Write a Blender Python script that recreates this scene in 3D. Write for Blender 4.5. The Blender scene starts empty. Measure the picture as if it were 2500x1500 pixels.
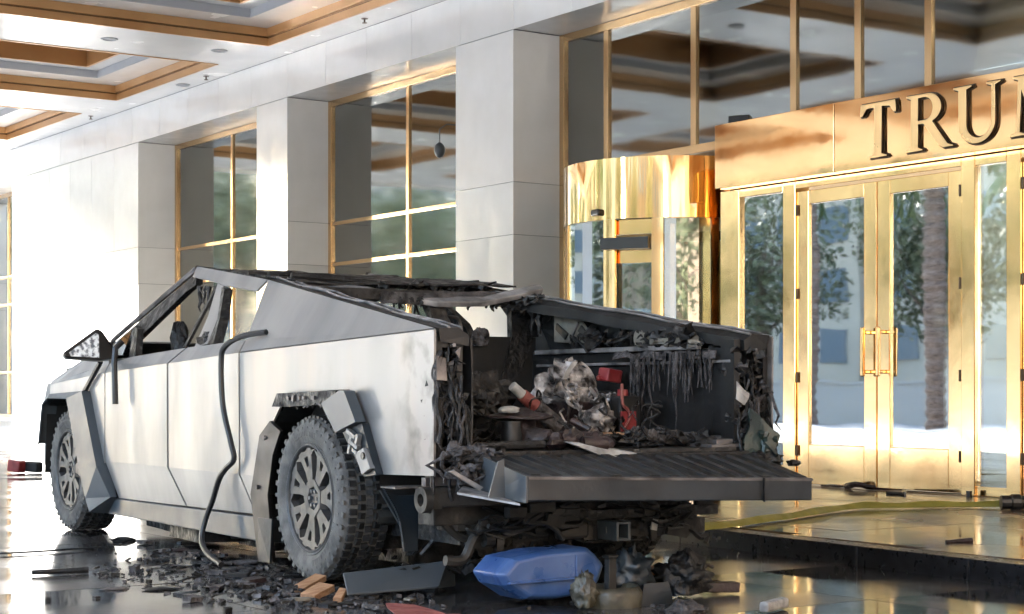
import bpy, bmesh, math, random
from mathutils import Vector, Matrix, noise
random.seed(7)
S = bpy.context.scene
C = S.collection
rad = math.radians

# ------------------------------------------------------------------ camera, sky, sun, exposure
cam = bpy.data.cameras.new('camera'); co = bpy.data.objects.new('camera', cam); C.objects.link(co)
co.location = (0, 0, 1.0); co.rotation_euler = (rad(90), 0, 0)
cam.sensor_width = 36; cam.lens = 36 * 4300 / 2500
cam.shift_y = (960 - 750) / 2500
cam.clip_end = 900
S.camera = co
world = bpy.data.worlds.new("World"); S.world = world; world.use_nodes = True
wn = world.node_tree; wn.nodes.clear()
sky = wn.nodes.new('ShaderNodeTexSky'); sky.sky_type = 'NISHITA'; sky.sun_disc = False
SUN_EL = 21.0
SUNV = Vector((-0.876, 0.482, math.tan(rad(SUN_EL)))).normalized()
sky.sun_elevation = rad(SUN_EL); sky.sun_rotation = math.atan2(SUNV.x, SUNV.y)
bg = wn.nodes.new('ShaderNodeBackground'); bg.inputs[1].default_value = 0.15
wo = wn.nodes.new('ShaderNodeOutputWorld')
wn.links.new(sky.outputs[0], bg.inputs[0]); wn.links.new(bg.outputs[0], wo.inputs[0])
sl = bpy.data.lights.new('sun', 'SUN'); sl.energy = 2.0; sl.angle = rad(0.6); sl.color = (1.0, 0.97, 0.91)
so = bpy.data.objects.new('sun', sl); C.objects.link(so)
so.rotation_euler = SUNV.to_track_quat('Z', 'Y').to_euler()
S.view_settings.view_transform = 'Standard'; S.view_settings.look = 'None'
S.view_settings.gamma = 1; S.view_settings.use_curve_mapping = False
S.view_settings.exposure = 4.85
S.cycles.max_bounces = 8; S.cycles.diffuse_bounces = 4; S.cycles.glossy_bounces = 4
S.cycles.transparent_max_bounces = 12; S.cycles.caustics_reflective = False; S.cycles.caustics_refractive = False
S.cycles.sample_clamp_indirect = 8

# ------------------------------------------------------------------ materials
def _n(nt, t, **k):
    n = nt.nodes.new(t)
    for a, b in k.items(): setattr(n, a, b)
    return n
def pbr(name, c1, c2=None, scale=4.0, rough=(0.5, 0.6), metal=0.0, bump=0.0, bscale=20.0, spec=None,
        lo=0.35, hi=0.65, stretch=(1, 1, 1), rscale=None, rand=0.0, soot=None, detail=5, bdist=0.02):
    m = bpy.data.materials.new(name); m.use_nodes = True; nt = m.node_tree
    b = nt.nodes['Principled BSDF']; L = nt.links.new
    tc = _n(nt, 'ShaderNodeTexCoord'); mp = _n(nt, 'ShaderNodeMapping'); mp.inputs['Scale'].default_value = stretch
    L(tc.outputs['Object'], mp.inputs[0])
    if c2 is None: b.inputs['Base Color'].default_value = (*c1, 1)
    else:
        nz = _n(nt, 'ShaderNodeTexNoise'); nz.inputs['Scale'].default_value = scale; nz.inputs['Detail'].default_value = detail
        cr = _n(nt, 'ShaderNodeValToRGB'); cr.color_ramp.elements[0].position = lo; cr.color_ramp.elements[1].position = hi
        cr.color_ramp.elements[0].color = (*c1, 1); cr.color_ramp.elements[1].color = (*c2, 1)
        L(mp.outputs[0], nz.inputs['Vector']); L(nz.outputs[0], cr.inputs[0]); L(cr.outputs[0], b.inputs['Base Color'])
    def src(): return b.inputs['Base Color'].links[0].from_socket
    if rand:
        oi = _n(nt, 'ShaderNodeObjectInfo'); ma = _n(nt, 'ShaderNodeMapRange'); ma.inputs[3].default_value = 1 - rand; ma.inputs[4].default_value = 1 + rand * 0.3
        hs = _n(nt, 'ShaderNodeHueSaturation'); L(oi.outputs['Random'], ma.inputs[0]); L(ma.outputs[0], hs.inputs['Value']); L(src(), hs.inputs['Color']); L(hs.outputs[0], b.inputs['Base Color'])
    for (axis, a0, a1, col, sc, lo2, hi2) in (soot or []):      # a stain that fades along one axis and breaks up with noise
        sx = _n(nt, 'ShaderNodeSeparateXYZ'); L(tc.outputs['Object'], sx.inputs[0]); mg = _n(nt, 'ShaderNodeMapRange'); mg.inputs[1].default_value = a0; mg.inputs[2].default_value = a1; mg.inputs[3].default_value = 1; mg.inputs[4].default_value = 0
        L(sx.outputs[axis], mg.inputs[0]); nn = _n(nt, 'ShaderNodeTexNoise'); nn.inputs['Scale'].default_value = sc; nn.inputs['Detail'].default_value = 7; L(tc.outputs['Object'], nn.inputs['Vector'])
        m3 = _n(nt, 'ShaderNodeMapRange'); m3.inputs[1].default_value = lo2; m3.inputs[2].default_value = hi2; L(nn.outputs[0], m3.inputs[0])
        mu = _n(nt, 'ShaderNodeMath', operation='MULTIPLY'); L(mg.outputs[0], mu.inputs[0]); L(m3.outputs[0], mu.inputs[1])
        mx = _n(nt, 'ShaderNodeMix', data_type='RGBA'); mx.inputs[7].default_value = (*col, 1); L(mu.outputs[0], mx.inputs[0]); L(src(), mx.inputs[6]); L(mx.outputs[2], b.inputs['Base Color'])
    n2 = _n(nt, 'ShaderNodeTexNoise'); n2.inputs['Scale'].default_value = rscale or scale * 1.7; n2.inputs['Detail'].default_value = 4
    mr = _n(nt, 'ShaderNodeMapRange'); mr.inputs[1].default_value = 0.35; mr.inputs[2].default_value = 0.65
    mr.inputs[3].default_value = rough[0]; mr.inputs[4].default_value = rough[1]
    L(mp.outputs[0], n2.inputs['Vector']); L(n2.outputs[0], mr.inputs[0]); L(mr.outputs[0], b.inputs['Roughness'])
    b.inputs['Metallic'].default_value = metal
    if spec is not None: b.inputs['Specular IOR Level'].default_value = spec
    if bump:
        n3 = _n(nt, 'ShaderNodeTexNoise'); n3.inputs['Scale'].default_value = bscale; n3.inputs['Detail'].default_value = 4
        bp = _n(nt, 'ShaderNodeBump'); bp.inputs['Strength'].default_value = bump; bp.inputs['Distance'].default_value = bdist
        L(mp.outputs[0], n3.inputs['Vector']); L(n3.outputs[0], bp.inputs['Height']); L(bp.outputs[0], b.inputs['Normal'])
    return m
def glass(name, tint, base=0.25, trans=0.6, wav=0.0, gcol=(0.92, 0.95, 0.95)):
    m = bpy.data.materials.new(name); m.use_nodes = True; nt = m.node_tree; nt.nodes.clear(); L = nt.links.new
    o = _n(nt, 'ShaderNodeOutputMaterial'); mx = _n(nt, 'ShaderNodeMixShader')
    tr = _n(nt, 'ShaderNodeBsdfTransparent'); tr.inputs[0].default_value = (*[t * trans for t in tint], 1)
    gl = _n(nt, 'ShaderNodeBsdfGlossy'); gl.inputs['Roughness'].default_value = 0.045 if name[0] == 'r' else 0.02; gl.inputs[0].default_value = (*gcol, 1)
    lw = _n(nt, 'ShaderNodeFresnel'); lw.inputs[0].default_value = 1.5
    mr = _n(nt, 'ShaderNodeMapRange'); mr.inputs[1].default_value = 0.04; mr.inputs[2].default_value = 1; mr.inputs[3].default_value = base; mr.inputs[4].default_value = 1
    L(lw.outputs[0], mr.inputs[0]); L(mr.outputs[0], mx.inputs[0]); L(tr.outputs[0], mx.inputs[1]); L(gl.outputs[0], mx.inputs[2]); L(mx.outputs[0], o.inputs[0])
    if wav:
        tc = _n(nt, 'ShaderNodeTexCoord'); nz = _n(nt, 'ShaderNodeTexNoise'); nz.inputs['Scale'].default_value = 1.2; nz.inputs['Detail'].default_value = 1
        bp = _n(nt, 'ShaderNodeBump'); bp.inputs['Strength'].default_value = wav; bp.inputs['Distance'].default_value = 0.05
        L(tc.outputs['Object'], nz.inputs['Vector']); L(nz.outputs[0], bp.inputs['Height']); L(bp.outputs[0], gl.inputs['Normal'])
    return m
MAT = {}
MAT['marble'] = pbr('white_marble', (0.80, 0.79, 0.765), (0.85, 0.84, 0.82), 2.2, (0.10, 0.25), spec=0.5, rand=0.07)
MAT['backing'] = pbr('panel_backing', (0.25, 0.25, 0.25), rough=(0.8, 0.9))
MAT['ceiling'] = pbr('ceiling_paint', (0.89, 0.88, 0.86), (0.91, 0.90, 0.88), 0.8, (0.16, 0.28), spec=0.5)
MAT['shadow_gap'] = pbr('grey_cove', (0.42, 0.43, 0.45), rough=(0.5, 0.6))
MAT['trim'] = pbr('bronze_trim', (0.46, 0.25, 0.10), (0.56, 0.32, 0.14), 1.0, (0.28, 0.4), metal=0.4)
MAT['trim_dark'] = pbr('bronze_trim_dark', (0.16, 0.09, 0.04), rough=(0.4, 0.5), metal=0.6)
MAT['wframe'] = pbr('bronze_window_frame', (0.56, 0.37, 0.19), (0.58, 0.385, 0.20), 1.0, (0.16, 0.22), metal=0.9)
MAT['brass'] = pbr('polished_brass', (0.84, 0.53, 0.24), (0.86, 0.55, 0.26), 2.0, (0.06, 0.14), metal=1.0, bump=0.06, bscale=1.6, bdist=0.03)
MAT['brass_sign'] = pbr('satin_brass_sheet', (0.70, 0.42, 0.19), (0.73, 0.45, 0.21), 0.7, (0.04, 0.09), metal=1.0, bump=0.05, bscale=0.8, bdist=0.05, detail=1)
MAT['brass_drum'] = pbr('mirror_brass_drum', (0.84, 0.54, 0.25), rough=(0.03, 0.08), metal=1.0, bump=0.15, bscale=0.9, bdist=0.05, stretch=(2.0, 2.0, 0.25), detail=1)
MAT['letter'] = pbr('letter_face', (0.80, 0.53, 0.25), (0.82, 0.55, 0.27), 1, (0.25, 0.35), metal=0.9)
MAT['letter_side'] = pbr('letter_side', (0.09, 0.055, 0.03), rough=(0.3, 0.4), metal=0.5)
MAT['glass'] = glass('reflective_glass', (0.80, 0.80, 0.76), 0.30, 0.75, 0.03, (0.74, 0.75, 0.71))
MAT['doorglass'] = glass('door_glass', (0.80, 0.84, 0.82), 0.20, 0.7, 0.03, (0.95, 0.97, 0.95))
MAT['interior'] = pbr('lobby_wall', (0.55, 0.53, 0.48), (0.60, 0.58, 0.53), 1, (0.5, 0.6))
MAT['lamp'] = bpy.data.materials.new('lit_downlight'); MAT['lamp'].use_nodes = True
_e = MAT['lamp'].node_tree.nodes['Principled BSDF']; _e.inputs['Emission Color'].default_value = (1, 0.9, 0.75, 1); _e.inputs['Emission Strength'].default_value = 16
MAT['interior_f'] = pbr('lobby_floor', (0.35, 0.32, 0.28), rough=(0.1, 0.2))
MAT['black'] = pbr('black_fitting', (0.004, 0.004, 0.0045), rough=(0.3, 0.4))
MAT['granite'] = pbr('wet_dark_granite', (0.022, 0.022, 0.024), (0.050, 0.049, 0.049), 9, (0.012, 0.20), bump=0.04, bscale=2.2, rscale=0.9, spec=0.75, bdist=0.02)
MAT['granite_b'] = pbr('wet_grey_granite', (0.030, 0.030, 0.031), (0.065, 0.063, 0.062), 7, (0.02, 0.24), bump=0.035, bscale=2.6, rscale=0.7, spec=0.75, bdist=0.02)
MAT['joint'] = pbr('wet_joint', (0.02, 0.02, 0.022), rough=(0.05, 0.2))
MAT['plat'] = pbr('wet_tan_stone', (0.10, 0.075, 0.055), (0.17, 0.125, 0.09), 5, (0.06, 0.28), bump=0.05, bscale=3.5, rscale=1.2, spec=0.6)
MAT['curb'] = pbr('black_curb_granite', (0.008, 0.008, 0.009), (0.016, 0.016, 0.018), 14, (0.25, 0.4), spec=0.3)
MAT['concrete'] = pbr('bounce_paving', (0.36, 0.35, 0.335), (0.43, 0.42, 0.40), 0.6, (0.7, 0.9))
MAT['asphalt'] = pbr('dry_asphalt', (0.10, 0.098, 0.094), (0.14, 0.137, 0.13), 1.5, (0.8, 0.95))
MAT['steel'] = pbr('stainless_steel_panel', (0.19, 0.193, 0.196), (0.275, 0.272, 0.268), 1.6, (0.38, 0.54), metal=0.55, bump=0.06, bscale=2.2, rscale=2.0, bdist=0.03, stretch=(1, 1.6, 0.5))
MAT['steel_tint'] = pbr('warm_tinted_steel', (0.215, 0.215, 0.217), (0.31, 0.245, 0.195), 0.9, (0.38, 0.54), metal=0.55, soot=[(1, -2.73, -2.25, (0.035, 0.032, 0.032), 7, 0.48, 0.72), (1, -2.9, -0.9, (0.07, 0.06, 0.055), 2.2, 0.60, 0.85)], bump=0.06, bscale=2.2, rscale=2.0, bdist=0.03, stretch=(1, 1.3, 0.35), lo=0.45, hi=0.7)  # steel with warm tan mottling and dark stains towards the tail
MAT['trimgrey'] = pbr('grey_plastic_trim', (0.038, 0.048, 0.057), (0.052, 0.062, 0.072), 3, (0.38, 0.5))
MAT['dtrim'] = pbr('sooty_grey_trim', (0.004, 0.0075, 0.011), (0.013, 0.020, 0.027), 3.5, (0.4, 0.6), bump=0.1, bscale=30)
MAT['char'] = pbr('charred_black', (0.0012, 0.0012, 0.0014), (0.010, 0.009, 0.009), 8, (0.35, 0.8), bump=0.8, bscale=28, lo=0.4, hi=0.75)
MAT['charsoft'] = pbr('smoke_blackened', (0.0014, 0.0016, 0.0018), (0.006, 0.0064, 0.007), 2.5, (0.45, 0.7), bump=0.15, bscale=18)
MAT['ash'] = pbr('grey_ash', (0.004, 0.0035, 0.004), (0.09, 0.083, 0.085), 16, (0.7, 0.9), bump=1.0, bscale=40, lo=0.35, hi=0.7)
MAT['burntmetal'] = pbr('heat_dulled_metal', (0.03, 0.028, 0.029), (0.17, 0.16, 0.16), 5, (0.35, 0.6), metal=0.6, bump=0.3, bscale=20)
MAT['paleburnt'] = pbr('pale_burnt_metal', (0.08, 0.078, 0.078), (0.30, 0.29, 0.29), 7, (0.4, 0.6), metal=0.4, bump=0.3, bscale=25)
MAT['tanmetal'] = pbr('dusty_chassis_metal', (0.006, 0.0058, 0.0052), (0.036, 0.034, 0.031), 7, (0.5, 0.75), metal=0.25, bump=0.3, bscale=25)
MAT['rubber'] = pbr('dusty_tyre_rubber', (0.055, 0.054, 0.052), (0.115, 0.112, 0.105), 9, (0.7, 0.9), bump=0.35, bscale=45)
MAT['tread'] = pbr('tread_rubber', (0.005, 0.005, 0.0055), (0.022, 0.022, 0.022), 10, (0.5, 0.8), bump=0.3, bscale=40)
MAT['rim'] = pbr('dusty_grey_rim', (0.038, 0.040, 0.042), (0.066, 0.067, 0.068), 12, (0.4, 0.55), metal=0.35)
MAT['rubbertrim'] = pbr('black_rubber_seal', (0.004, 0.004, 0.0045), rough=(0.35, 0.5))
MAT['mirror'] = pbr('cracked_mirror_glass', (0.85, 0.87, 0.88), (0.16, 0.17, 0.19), 34, (0.2, 0.3), metal=0.0, bump=0.6, bscale=30, lo=0.45, hi=0.6)
MAT['blue'] = pbr('blue_plastic', (0.022, 0.060, 0.18), (0.055, 0.115, 0.27), 5, (0.25, 0.55), bump=0.15, bscale=14)
MAT['hose'] = pbr('yellow_green_hose', (0.17, 0.155, 0.02), (0.25, 0.22, 0.035), 6, (0.5, 0.7), bump=0.2, bscale=120)
MAT['red'] = pbr('red_plastic', (0.16, 0.012, 0.015), (0.26, 0.04, 0.04), 9, (0.3, 0.5))
MAT['pink'] = pbr('faded_red_cloth', (0.14, 0.030, 0.026), (0.24, 0.075, 0.06), 9, (0.5, 0.8), bump=0.3, bscale=20)
MAT['wood'] = pbr('split_wood', (0.20, 0.10, 0.045), (0.34, 0.20, 0.11), 8, (0.5, 0.8), stretch=(1, 6, 6), bump=0.3, bscale=30)
MAT['paper'] = pbr('white_scrap', (0.16, 0.158, 0.156), (0.42, 0.42, 0.41), 11, (0.6, 0.8), bump=0.3, bscale=30)
MAT['foil'] = pbr('crumpled_foil', (0.02, 0.018, 0.018), (0.42, 0.40, 0.39), 14, (0.3, 0.6), metal=0.5, bump=1.0, bscale=22, lo=0.4, hi=0.62)
MAT['brown'] = pbr('scorched_brown', (0.006, 0.003, 0.003), (0.032, 0.018, 0.018), 9, (0.3, 0.6), bump=0.6, bscale=25)
MAT['teal'] = pbr('melted_green_plastic', (0.004, 0.010, 0.010), (0.022, 0.040, 0.036), 8, (0.25, 0.5), bump=0.5, bscale=18)
MAT['beige'] = pbr('beige_bracket', (0.09, 0.085, 0.072), (0.19, 0.18, 0.155), 8, (0.5, 0.7), bump=0.2, bscale=20)
MAT['khaki'] = pbr('scorched_pot', (0.018, 0.017, 0.014), (0.10, 0.09, 0.06), 7, (0.35, 0.6), bump=0.5, bscale=16)
MAT['leaf'] = pbr('leaf_green', (0.08, 0.09, 0.04), (0.20, 0.195, 0.095), 0.7, (0.5, 0.7))
MAT['palmleaf'] = pbr('palm_green', (0.06, 0.10, 0.03), (0.12, 0.15, 0.05), 0.7, (0.4, 0.6))
MAT['bark'] = pbr('palm_bark', (0.09, 0.055, 0.04), (0.40, 0.28, 0.21), 6, (0.8, 0.95), stretch=(1, 1, 7), bump=0.8, bscale=9)
MAT['tower'] = pbr('tower_facade', (0.42, 0.36, 0.29), (0.48, 0.41, 0.33), 0.3, (0.6, 0.8))
MAT['towerglass'] = pbr('tower_glass', (0.12, 0.15, 0.18), rough=(0.1, 0.2), spec=0.8)
MAT['tower_brown'] = pbr('brown_facade', (0.20, 0.14, 0.09), (0.26, 0.18, 0.12), 0.3, (0.6, 0.8))
MAT['planter'] = pbr('white_planter', (0.44, 0.42, 0.39), rough=(0.5, 0.6))

# ------------------------------------------------------------------ frames and mesh building
class Frame:
    def __init__(s, ox, oy, deg):
        a = rad(deg); s.o = (ox, oy); s.a = a; s.X = (math.cos(a), math.sin(a)); s.Y = (-math.sin(a), math.cos(a))
    def wor(s, x, y, z): return Vector((s.o[0] + x * s.X[0] + y * s.Y[0], s.o[1] + x * s.X[1] + y * s.Y[1], z))
WF = Frame(0, 0, 34.45)          # x = distance in towards the facade, y = along the facade
TF = Frame(-1.085, 9.35, 31.67)  # x = across the truck, y = towards its nose
ORG = {}
class MB:
    def __init__(s): s.v = []; s.f = []; s.mi = []
    def add(s, vs, fs, mi=0):
        k = len(s.v); s.v += [tuple(q) for q in vs]; s.f += [tuple(i + k for i in f) for f in fs]; s.mi += [mi] * len(fs); return s
    def box(s, x0, x1, y0, y1, z0, z1, mi=0):
        if x0 > x1: x0, x1 = x1, x0
        if y0 > y1: y0, y1 = y1, y0
        if z0 > z1: z0, z1 = z1, z0
        return s.add([(x0, y0, z0), (x1, y0, z0), (x1, y1, z0), (x0, y1, z0), (x0, y0, z1), (x1, y0, z1), (x1, y1, z1), (x0, y1, z1)],
                     [(3, 2, 1, 0), (4, 5, 6, 7), (0, 1, 5, 4), (1, 2, 6, 5), (2, 3, 7, 6), (3, 0, 4, 7)], mi)
    def xbox(s, c, size, rot=(0, 0, 0), mi=0):
        from mathutils import Euler
        R = Euler(rot).to_matrix(); hx, hy, hz = [q / 2 for q in size]
        vs = [Vector(c) + R @ Vector(p) for p in [(-hx, -hy, -hz), (hx, -hy, -hz), (hx, hy, -hz), (-hx, hy, -hz), (-hx, -hy, hz), (hx, -hy, hz), (hx, hy, hz), (-hx, hy, hz)]]
        return s.add(vs, [(3, 2, 1, 0), (4, 5, 6, 7), (0, 1, 5, 4), (1, 2, 6, 5), (2, 3, 7, 6), (3, 0, 4, 7)], mi)
    def prism(s, pts, vec, mi=0):
        n = len(pts); a = [Vector(p) for p in pts]; b = [p + Vector(vec) for p in a]
        fs = [tuple(range(n - 1, -1, -1)), tuple(range(n, 2 * n))] + [(i, (i + 1) % n, n + (i + 1) % n, n + i) for i in range(n)]
        return s.add(a + b, fs, mi)
    def face(s, pts, mi=0): return s.add(pts, [tuple(range(len(pts)))], mi)
    def tube(s, pts, r, n=8, mi=0, cap=True):
        P = [Vector(p) for p in pts]; rs = r if isinstance(r, (list, tuple)) else [r] * len(P); vs = []; up0 = None
        for i, p in enumerate(P):
            t = (P[min(i + 1, len(P) - 1)] - P[max(i - 1, 0)]).normalized()
            if up0 is None: up0 = Vector((0, 0, 1)) if abs(t.z) < 0.9 else Vector((1, 0, 0))
            a = t.cross(up0).normalized(); b = a.cross(t).normalized(); up0 = b
            for k in range(n):
                th = 2 * math.pi * k / n; vs.append(p + (a * math.cos(th) + b * math.sin(th)) * rs[i])
        fs = [(i * n + k, i * n + (k + 1) % n, (i + 1) * n + (k + 1) % n, (i + 1) * n + k) for i in range(len(P) - 1) for k in range(n)]
        if cap: fs += [tuple(range(n - 1, -1, -1)), tuple((len(P) - 1) * n + k for k in range(n))]
        return s.add(vs, fs, mi)
    def revx(s, prof, c, n=48, mi=0, closed=False):      # profile (x, r) turned about an axis along x
        vs = []; m = len(prof)
        for k in range(n):
            th = 2 * math.pi * k / n
            for x, r in prof: vs.append((c[0] + x, c[1] + r * math.cos(th), c[2] + r * math.sin(th)))
        rng = m if closed else m - 1
        fs = [(k * m + i, k * m + (i + 1) % m, ((k + 1) % n) * m + (i + 1) % m, ((k + 1) % n) * m + i) for k in range(n) for i in range(rng)]
        return s.add(vs, fs, mi)
    def revz(s, prof, c, n=32, mi=0, a0=0, a1=360):
        vs = []; m = len(prof); full = abs(a1 - a0) >= 359.9; nn = n if full else n + 1
        for k in range(nn):
            th = rad(a0 + (a1 - a0) * k / n)
            for r, z in prof: vs.append((c[0] + r * math.cos(th), c[1] + r * math.sin(th), c[2] + z))
        fs = [(k * m + i, ((k + 1) % nn) * m + i, ((k + 1) % nn) * m + i + 1, k * m + i + 1) for k in range(n if full else n) for i in range(m - 1)]
        return s.add(vs, fs, mi)
    def jitter(s, amp, freq=6.0, seed=0.0, start=0):
        for i in range(start, len(s.v)):
            p = Vector(s.v[i]); d = noise.noise_vector(p * freq + Vector((seed, seed * 1.3, 0))); s.v[i] = tuple(p + d * amp)
        return s
    def subdiv(s, cuts): return s
def mesh_of(mb, name, mats, off=(0, 0, 0), smooth=False, fix=True):
    me = bpy.data.meshes.new(name)
    me.from_pydata([(v[0] - off[0], v[1] - off[1], v[2] - off[2]) for v in mb.v], [], mb.f)
    for m in (mats if isinstance(mats, (list, tuple)) else [mats]): me.materials.append(MAT[m] if isinstance(m, str) else m)
    for p, i in zip(me.polygons, mb.mi): p.material_index = i
    if fix:
        bm = bmesh.new(); bm.from_mesh(me); bmesh.ops.recalc_face_normals(bm, faces=bm.faces); bm.to_mesh(me); bm.free()
    if smooth:
        for p in me.polygons: p.use_smooth = True
        if smooth != 2: me.set_sharp_from_angle(angle=rad(38))
    me.update(); return me
def bev(o, w, seg=2):
    m = o.modifiers.new('bevel', 'BEVEL'); m.width = w; m.segments = seg; m.limit_method = 'ANGLE'; m.angle_limit = rad(35); return o
def thing(name, label, cat, fr, origin, group=None):
    o = bpy.data.objects.new(name, None); C.objects.link(o); o.location = fr.wor(*origin); o.rotation_euler = (0, 0, fr.a)
    o.empty_display_size = 0.2; o['label'] = label; o['category'] = cat
    if group: o['group'] = group
    ORG[o] = origin; return o
def setting(name, fr, origin=(0, 0, 0)):
    o = bpy.data.objects.new(name, None); C.objects.link(o); o.location = fr.wor(*origin); o.rotation_euler = (0, 0, fr.a); o['kind'] = 'structure'
    ORG[o] = origin; return o
def part(name, mb, mats, parent, label=None, smooth=False, bevel=0, solid=0, stuff=False):
    o = bpy.data.objects.new(name, mesh_of(mb, name, mats, ORG[parent], smooth)); C.objects.link(o); o.parent = parent
    ORG[o] = ORG[parent]
    if label: o['label'] = label
    if solid:
        m = o.modifiers.new('thickness', 'SOLIDIFY'); m.thickness = solid; m.offset = 0
    if bevel: bev(o, bevel)
    if stuff: o['kind'] = 'stuff'
    return o
def solo(name, mb, mats, fr, label, cat, group=None, smooth=False, bevel=0, kind=None, solid=0):
    xs = [v[0] for v in mb.v]; ys = [v[1] for v in mb.v]; zs = [v[2] for v in mb.v]
    org = ((min(xs) + max(xs)) / 2, (min(ys) + max(ys)) / 2, min(zs))
    o = bpy.data.objects.new(name, mesh_of(mb, name, mats, org, smooth)); C.objects.link(o)
    o.location = fr.wor(*org); o.rotation_euler = (0, 0, fr.a)
    if label: o['label'] = label; 
    if cat: o['category'] = cat
    if group: o['group'] = group
    if kind: o['kind'] = kind
    ORG[o] = org
    if solid:
        m = o.modifiers.new('thickness', 'SOLIDIFY'); m.thickness = solid; m.offset = 0
    if bevel: bev(o, bevel)
    return o
U = random.uniform
def sheet(mb, A, B, Cc, D, nu, nv, amp, freq=5, seed=0, hole=0.0, mi=0):   # ragged, buckled sheet between four corners
    A, B, Cc, D = map(Vector, (A, B, Cc, D)); vs = []
    for j in range(nv + 1):
        for i in range(nu + 1):
            u = i / nu; v = j / nv
            p = (A * (1 - u) + B * u) * (1 - v) + (D * (1 - u) + Cc * u) * v
            p = p + noise.noise_vector(p * freq + Vector((seed, 0, seed))) * amp; vs.append(p)
    fs = []
    for j in range(nv):
        for i in range(nu):
            c = vs[j * (nu + 1) + i]
            if hole and noise.noise(c * freq * 1.7 + Vector((seed, 9, 3))) > 0.5 - hole: continue
            k = j * (nu + 1) + i; fs.append((k, k + 1, k + nu + 2, k + nu + 1))
    return mb.add(vs, fs, mi)
def drips(mb, a, b, n, lmin, lmax, r=0.006, mi=0, sway=0.03, jit=0.02):
    a = Vector(a); b = Vector(b)
    for k in range(n):
        p = a.lerp(b, (k + U(0, 1)) / n) + Vector((U(-jit, jit), U(-jit, jit), 0)); L = U(lmin, lmax); pts = [p]; q = p.copy()
        for i in range(5):
            q = q + Vector((U(-sway, sway), U(-sway, sway), -L / 5)); pts.append(q.copy())
        rr = r * U(0.6, 1.6); mb.tube(pts, [rr * 1.6, rr, rr * 1.3, rr, rr * 0.8, rr * 0.3], 5, mi)
    return mb
def shards(mb, c, size, n, smin, smax, mi=0, flat=0.35):
    for k in range(n):
        s = U(smin, smax); p = (c[0] + U(-1, 1) * size[0], c[1] + U(-1, 1) * size[1], c[2] + U(0, 1) * size[2])
        b0 = len(mb.v); mb.xbox(p, (s * U(0.5, 1.4), s * U(0.4, 1), s * U(0.1, 0.9) * flat), (U(-0.6, 0.6), U(-0.6, 0.6), U(0, 6.3)), mi)
        for i in range(b0, len(mb.v)): mb.v[i] = tuple(q + U(-0.2, 0.2) * s for q in mb.v[i])
    return mb
def lump(mb, c, r, nu=14, nv=9, amp=0.3, freq=3, seed=0, mi=0, flatb=True):
    vs = []; 
    for j in range(nv + 1):
        ph = math.pi * j / nv
        for i in range(nu):
            th = 2 * math.pi * i / nu; d = Vector((math.sin(ph) * math.cos(th), math.sin(ph) * math.sin(th), math.cos(ph)))
            k = 1 + amp * noise.noise(d * freq + Vector((seed, seed, 0))) + amp * 0.5 * noise.noise(d * freq * 2.7 + Vector((0, seed, 0)))
            z = d.z * r[2] * k; z = max(z, -r[2] * 0.75) if flatb else z
            vs.append((c[0] + d.x * r[0] * k, c[1] + d.y * r[1] * k, c[2] + z))
    fs = [(j * nu + i, j * nu + (i + 1) % nu, (j + 1) * nu + (i + 1) % nu, (j + 1) * nu + i) for j in range(nv) for i in range(nu)]
    return mb.add(vs, fs, mi)
# ================================================================== SETTING
# ---- ground
gr = MB(); gr.box(-220, 220, -220, 220, -0.3, -0.03)
g = setting('ground', WF); part('subgrade', gr, 'asphalt', g)
part('bounce_paving', MB().box(-19.4, -0.20, -8, 42, -0.029, -0.004).box(-19.4, 14, -45, -8.01, -0.029, -0.004), 'concrete', g)  # pale paving added out of view to bounce sunlight onto ceiling and reveals
PAVE = 1.3; pm = {}
for var, mt in enumerate(['granite', 'granite', 'granite_b']):
    b = MB().box(-PAVE / 2 + 0.0025, PAVE / 2 - 0.0025, -PAVE / 2 + 0.0025, PAVE / 2 - 0.0025, -0.028, 0.0); pm[var] = mesh_of(b, 'paving_slab', mt)
def visible(x, y, m=1.5):
    p = WF.wor(x, y, 0); return p.y > 6 and abs(p.x / p.y) < 0.29 + m / p.y
cnt = 0
fill = MB()
for j in range(-2, 40):
    for i in range(0, 10):
        x = i * PAVE + 0.4; y = j * PAVE + 0.2
        if x > 12.6: continue
        if y > 38.5: continue
        if visible(x, y, 1.0) and cnt < 290 and (y < 30 or x > 3):
            o = bpy.data.objects.new('paving_slab', pm[random.choice([0, 1, 2])]); C.objects.link(o); o.parent = g
            o.location = (x, y, U(-0.0012, 0)); o.rotation_euler = (U(-1, 1) * 0.0012, U(-1, 1) * 0.0012, 0); cnt += 1
        else: fill.box(x - PAVE / 2 + 0.0025, x + PAVE / 2 - 0.0025, y - PAVE / 2 + 0.0025, y + PAVE / 2 - 0.0025, -0.028, -0.0008)
part('paving_slab', fill, 'granite', g, stuff=True)
# film of standing water in the joints
part('joint_film', MB().box(-0.19, 13.1, -3, 39.3, -0.0295, -0.006), 'joint', g)

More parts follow.
